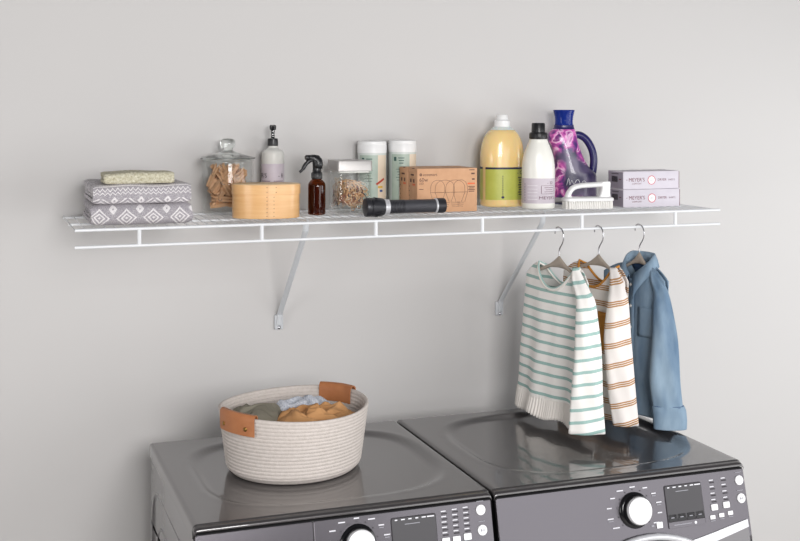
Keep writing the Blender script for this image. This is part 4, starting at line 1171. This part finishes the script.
def panel_grid(side, g, nu=48, nv=60):
    """one half (front side = -1, back side = +1) of a hanging top; returns mesh and uv"""
    nw, zn, sw, zs_, hem, hw = g['nw'], g['zn'], g['sw'], g['zs'], g['hem'], g['hw']
    dep = g['scoop'] if side < 0 else g['bscoop']
    def topz(x):
        ax = abs(x)
        if ax < nw: return zn - dep * (1 - (ax / nw) ** 2.2) ** .95
        sl_ = sw * (g.get('near', 1) if x > 0 else 1)
        t = (ax - nw) / max(sl_ - nw, .005); return zn + (zs_ - zn) * t ** 1.5
    V = []; UV = []; F = []
    for i in range(nv + 1):
        v = i / nv
        for j in range(nu + 1):
            u = -1 + 2 * j / nu
            fs = g.get('near', 1) if u > 0 else 1
            half = fs * (sw + (hw - sw) * (v ** .8))
            x = half * u
            xt = fs * sw * u
            zt = topz(xt)
            z = zt + (hem - zt) * v
            x += g.get('lean', 0) * v
            T = g['th'] * (1 - abs(u) ** 3.0) ** .6 * (1 - math.exp(-v * 7))
            nk = max(0, 1 - (xt / nw) ** 2) ** .5 if abs(xt) < nw else 0
            T0 = (.020 * nk + .0045) * math.exp(-v * 7)
            y = side * (T + T0 + .002)
            fold = g['fold'] * (v ** 1.2) * math.sin(u * g['kf'] + g['ph'] + side) * (1 - u ** 4)
            fold += g['fold'] * .4 * v * math.sin(u * g['kf'] * 2.3 + 1.7 * v + g['ph'] * 2) * (1 - u ** 4)
            fold += .004 * noise.noise(Vector((x * 12, z * 9, g['ph'] + side * 4))) * min(1, v * 3)
            y += fold + g.get('bow', 0) * u * u
            V.append((x, y, z)); UV.append((x + 1, zn - z + g.get('sag', .0) * (1 - u * u)))
    for i in range(nv):
        for j in range(nu): a = i * (nu + 1) + j; F.append([a, a + 1, a + nu + 2, a + nu + 1])
    return (V, F), UV, topz
def ruffle_grid(side, g, z0, z1, nu=300, nv=8, flare=.010):
    V = []; F = []; UV = []
    for i in range(nv + 1):
        q = i / nv
        for j in range(nu + 1):
            u = -1 + 2 * j / nu
            v = 1.0
            x = g['hw'] * u * (1 + .05 * q) * (g.get('near', 1) if u > 0 else 1) + g.get('lean', 0)
            T = g['th'] * (1 - abs(u) ** 3.0) ** .6
            y = side * (T + .0025 + flare * q * (1 - u ** 6)) + g.get('bow', 0) * u * u
            y += g['fold'] * math.sin(u * g['kf'] + g['ph'] + side) * (1 - u ** 4) + g['fold'] * .4 * math.sin(u * g['kf'] * 2.3 + 1.7 + g['ph'] * 2) * (1 - u ** 4)
            amp = .0012 + .0022 * q
            y += amp * math.sin(u * 118 + 1.5 * math.sin(u * 11)) * (1 - u ** 8)
            z = z0 + (z1 - z0) * q + .004 * q * math.sin(u * 9 + side)
            V.append((x, y, z)); UV.append((x, z))
    for i in range(nv):
        for j in range(nu): a = i * (nu + 1) + j; F.append([a, a + 1, a + nu + 2, a + nu + 1])
    return V, F
def sleeve_vf(sl, rz, ang_w=-.347, n=40, seed=0, wob=.0022):
    """slices (z, world dx, world dy, half width, half thickness)"""
    rows = []
    k = 8
    S_ = refine([(-a[0], a[1], a[2], a[3], a[4]) for a in sl], k)
    V = []; UV = []; secs = []
    al = ang_w - rz
    for i, (mz, dx, dy, A, B) in enumerate(S_):
        cx, cy = w2l(dx, dy, rz); sec = []
        for j in range(n):
            t = 2 * PI * j / n
            w_ = wob * (math.sin(3 * t + mz * 22 + seed) + .8 * math.sin(5 * t - mz * 31 + seed * 2)) * min(1, i / 6)
            e1 = A * math.copysign(abs(math.cos(t)) ** .9, math.cos(t)); e2 = (B + w_) * math.copysign(abs(math.sin(t)) ** .8, math.sin(t))
            sec.append((cx + e1 * math.cos(al) - e2 * math.sin(al), cy + e1 * math.sin(al) + e2 * math.cos(al), -mz)); UV.append((A * math.cos(t), mz + .1 * 0))
        secs.append(sec)
    return loft(secs, cap0=True, cap1=False), UV
def neck_ring(g, topz, r, off=.002):
    P = []
    n = 26
    for side in (-1, 1):
        for k in range(n):
            x = g['nw'] * (-1 + 2 * k / n) * (-side)
            q = x / g['nw']; dep = g['scoop'] if side < 0 else g['bscoop']
            z = g['zn'] - dep * (1 - abs(q) ** 2.2) ** .95
            P.append((x, side * (.020 * max(0, 1 - q * q) ** .5 + .0065), z + off))
    return tube(P, r, 8, closed=True)

def shirt(kind, X_, rz, g, sl_near, sl_far, label, mb, ms):
    t = thing('hanging_shirt', label, 'shirt', (X_, YF, ZS), rz, 'shirts on hangers')
    tz = None
    for side, nm in ((-1, 'front_panel'), (1, 'back_panel')):
        vf, uv, tz = panel_grid(side, g)
        obj(nm, vf, mb, t, uv=uv, angle=180, solid=.0016)
    for sl, seed in ((sl_near, 1), (sl_far, 3)):
        vf, uv = sleeve_vf(sl, rz, sl_ang[kind] if sl is sl_near else 1.2, seed=seed)
        obj('sleeve', vf, ms, t, uv=uv, angle=180, solid=.0016)
    return t, tz
sl_ang = {'teal': -.34, 'ochre': -.30, 'denim': -.36}

# --- teal striped top with ruffled hem
X1 = 1.302; rz1 = R(-80)
hanger(X1, rz1, 'taupe hanger holding the white and teal striped top')
g1 = dict(nw=.084, zn=-.140, sw=.142, zs=-.178, hem=-.520, hw=.178, scoop=.064, bscoop=.058, th=.024, fold=.009, kf=5.2, ph=.6, lean=-.014, near=.84)
near = [(-.138, .005, -.084, .008, .010), (-.168, .000, -.108, .017, .017), (-.191, -.002, -.132, .020, .020), (-.214, -.001, -.150, .024, .020), (-.265, -.004, -.163, .029, .020), (-.342, -.009, -.178, .035, .019), (-.472, -.015, -.184, .042, .017), (-.558, -.017, -.188, .048, .015)]
far = [(-.160, .010, .135, .016, .010), (-.190, .014, .165, .028, .014), (-.300, .020, .188, .034, .014), (-.430, .022, .195, .036, .014), (-.500, .022, .196, .036, .013)]
s1, tz1 = shirt('teal', X1, rz1, g1, near, far, 'white top with teal stripes and a ruffled white hem, nearest the left', M['teal_body'], M['teal_sleeve'])
nb = obj('neck_band', neck_ring(g1, tz1, .0044, -.003), M['ruffle'], s1, angle=180)
obj('piping', neck_ring(dict(g1, nw=g1['nw'] - .001), tz1, .0026, .0016), M['teal_rib'], nb, angle=180)
for side in (-1, 1):
    obj('ruffle', ruffle_grid(side, g1, -.512, -.566), M['ruffle'], s1, angle=180, solid=.0012)

# --- ochre striped top
X2 = 1.427; rz2 = R(-80)
hanger(X2, rz2, 'taupe hanger holding the white and ochre striped top')
g2 = dict(nw=.078, zn=-.142, sw=.150, zs=-.178, hem=-.562, hw=.172, scoop=.064, bscoop=.057, th=.022, fold=.009, kf=4.6, ph=2.2, lean=-.012, near=.78)
near = [(-.145, .002, -.074, .008, .010), (-.173, -.006, -.104, .016, .017), (-.197, -.014, -.124, .021, .020), (-.222, -.020, -.138, .027, .020), (-.326, -.032, -.157, .036, .019), (-.445, -.027, -.167, .037, .017), (-.552, -.015, -.172, .034, .015)]
far = [(-.160, .008, .125, .016, .010), (-.190, .012, .155, .028, .014), (-.300, .018, .176, .032, .014), (-.430, .020, .180, .034, .014), (-.540, .020, .180, .034, .013)]
s2, tz2 = shirt('ochre', X2, rz2, g2, near, far, 'white top with triple ochre stripes hanging between the teal top and denim shirt', M['ochre_body'], M['ochre_sleeve'])
obj('neck_band', neck_ring(g2, tz2, .0036), M['ochre'], s2, angle=180)
def patch(g, x0, x1, z0, z1, off=.004, nx=8, nz=10):
    """small piece of cloth lying on the front panel"""
    V = []; F = []
    for i in range(nz + 1):
        for j in range(nx + 1):
            x = x0 + (x1 - x0) * j / nx; z = z0 + (z1 - z0) * i / nz
            v = min(max((g['zn'] - z) / (g['zn'] - g['hem']), 0), 1)
            half = (g.get('near', 1) if x > 0 else 1) * (g['sw'] + (g['hw'] - g['sw']) * v ** .8); u = (x - g.get('lean', 0) * v) / half
            T = g['th'] * (1 - abs(u) ** 3.0) ** .6 * (1 - math.exp(-v * 7))
            y = -(T + .002 + .0245 * math.exp(-v * 7)) + g['fold'] * (v ** 1.2) * math.sin(u * g['kf'] + g['ph'] - 1) * (1 - u ** 4) + g['fold'] * .4 * v * math.sin(u * g['kf'] * 2.3 + 1.7 * v + g['ph'] * 2) * (1 - u ** 4)
            V.append((x, y - off, z))
    for i in range(nz):
        for j in range(nx): a = i * (nx + 1) + j; F.append([a, a + 1, a + nx + 2, a + nx + 1])
    return V, F
obj('pocket', patch(g2, .030, .066, -.268, -.372, .006), M['ochre'], s2, angle=180, solid=.0014)
for zz in (-.224, -.252):
    obj('neck_button', xf(lathe([(.001, .0015), (.004, .0012), (.0045, 0)], 12), patch(g2, .004, .006, zz, zz - .001, .005, 1, 1)[0][0], (PI / 2, 0, 0)), M['pearl'], s2)

# --- denim shirt
X3 = 1.559; rz3 = R(-81)
hanger(X3, rz3, 'taupe hanger inside the collar of the denim shirt', .060)
g3 = dict(nw=.058, zn=-.150, sw=.150, zs=-.184, hem=-.566, hw=.168, scoop=.050, bscoop=.006, th=.027, fold=.009, kf=4.2, ph=4.0, lean=-.006, near=.76)
near = [(-.160, .006, -.064, .010, .010), (-.187, .005, -.084, .017, .017), (-.213, .005, -.103, .019, .021), (-.262, .002, -.118, .026, .022), (-.340, -.004, -.138, .034, .023), (-.448, -.010, -.147, .041, .022), (-.520, -.003, -.151, .040, .020), (-.530, -.001, -.152, .037, .018)]
far = [(-.165, .006, .120, .016, .010), (-.195, .012, .150, .030, .016), (-.300, .020, .168, .036, .016), (-.430, .022, .172, .038, .016), (-.540, .022, .172, .036, .014)]
s3, tz3 = shirt('denim', X3, rz3, g3, near, far, 'blue washed denim button shirt with turned-back cuff, rightmost of the hanging clothes', M['denim'], M['denim'])
vf, uv = sleeve_vf([(-.518, -.002, -.151, .0425, .0225), (-.530, .000, -.152, .0450, .0235), (-.555, .003, -.152, .0450, .0225), (-.580, .004, -.152, .0435, .020)], rz3, -.36, seed=5, wob=.001)
obj('cuff', vf, M['denim'], s3, angle=180, solid=.003)
vf, uv = sleeve_vf([(-.516, -.002, -.151, .0415, .0215), (-.519, -.002, -.151, .0435, .0232), (-.522, -.002, -.151, .0435, .0232)], rz3, -.36, seed=5, wob=.001)
obj('cuff_seam', vf, M['denimdark'], s3, angle=180)
# collar: stand rising round the neck, fold and fall with points at the front
def collar(g):
    n = 44; secs = []
    for k in range(n + 1):
        q = -1 + 2 * k / n                     # -1 .. 1 : front -> back -> front
        a = q * PI * .94                       # 0 = back
        ex, ey = .052, .030
        cx, cy = ex * math.sin(a), ey * math.cos(a)
        fr = max(0, (abs(q) - .35) / .65)      # 0 back .. 1 front
        zb = g['zn'] + .002 - .050 * fr ** 1.5
        top = zb + .030 - .010 * fr
        dr = Vector((math.sin(a) * .8, math.cos(a), 0)).normalized()
        fall = .034 + .028 * fr ** 2.5
        base = Vector((cx, cy, zb))
        tp = Vector((cx, cy, top)) - dr * .002
        fo = Vector((cx, cy, top + .0015)) + dr * .0025
        ed = Vector((cx, cy, top - fall)) + dr * (.010 + .004 * (1 - fr)) + Vector((math.copysign(.014, q) * fr ** 3, -.008 * fr, 0))
        mid = fo.lerp(ed, .5) + dr * .0015
        secs.append([base, tp, fo, mid, ed])
    return loft(secs, closed=False)
obj('collar', collar(g3), M['denim'], s3, angle=180, solid=.0022)
obj('neck_lining', patch(dict(g3, th=.0), -.056, .056, -.150, -.200, -.040, 6, 4), M['denimdark'], s3, angle=180, solid=.001)
obj('placket', patch(g3, -.012, .014, -.186, -.562, .0026, 2, 40), M['denim'], s3, angle=180, solid=.0014)
obj('chest_pocket', patch(g3, .034, .104, -.262, -.345, .0024, 6, 8), M['denim'], s3, angle=180, solid=.0014)
for k in range(6):
    zz = -.205 - k * .060
    obj('snap_button', xf(lathe([(.001, .0022), (.0036, .0018), (.0048, 0)], 14), patch(g3, 0, .001, zz, zz - .001, .0046, 1, 1)[0][0], (PI / 2, 0, 0)), M['pearl'], s3)
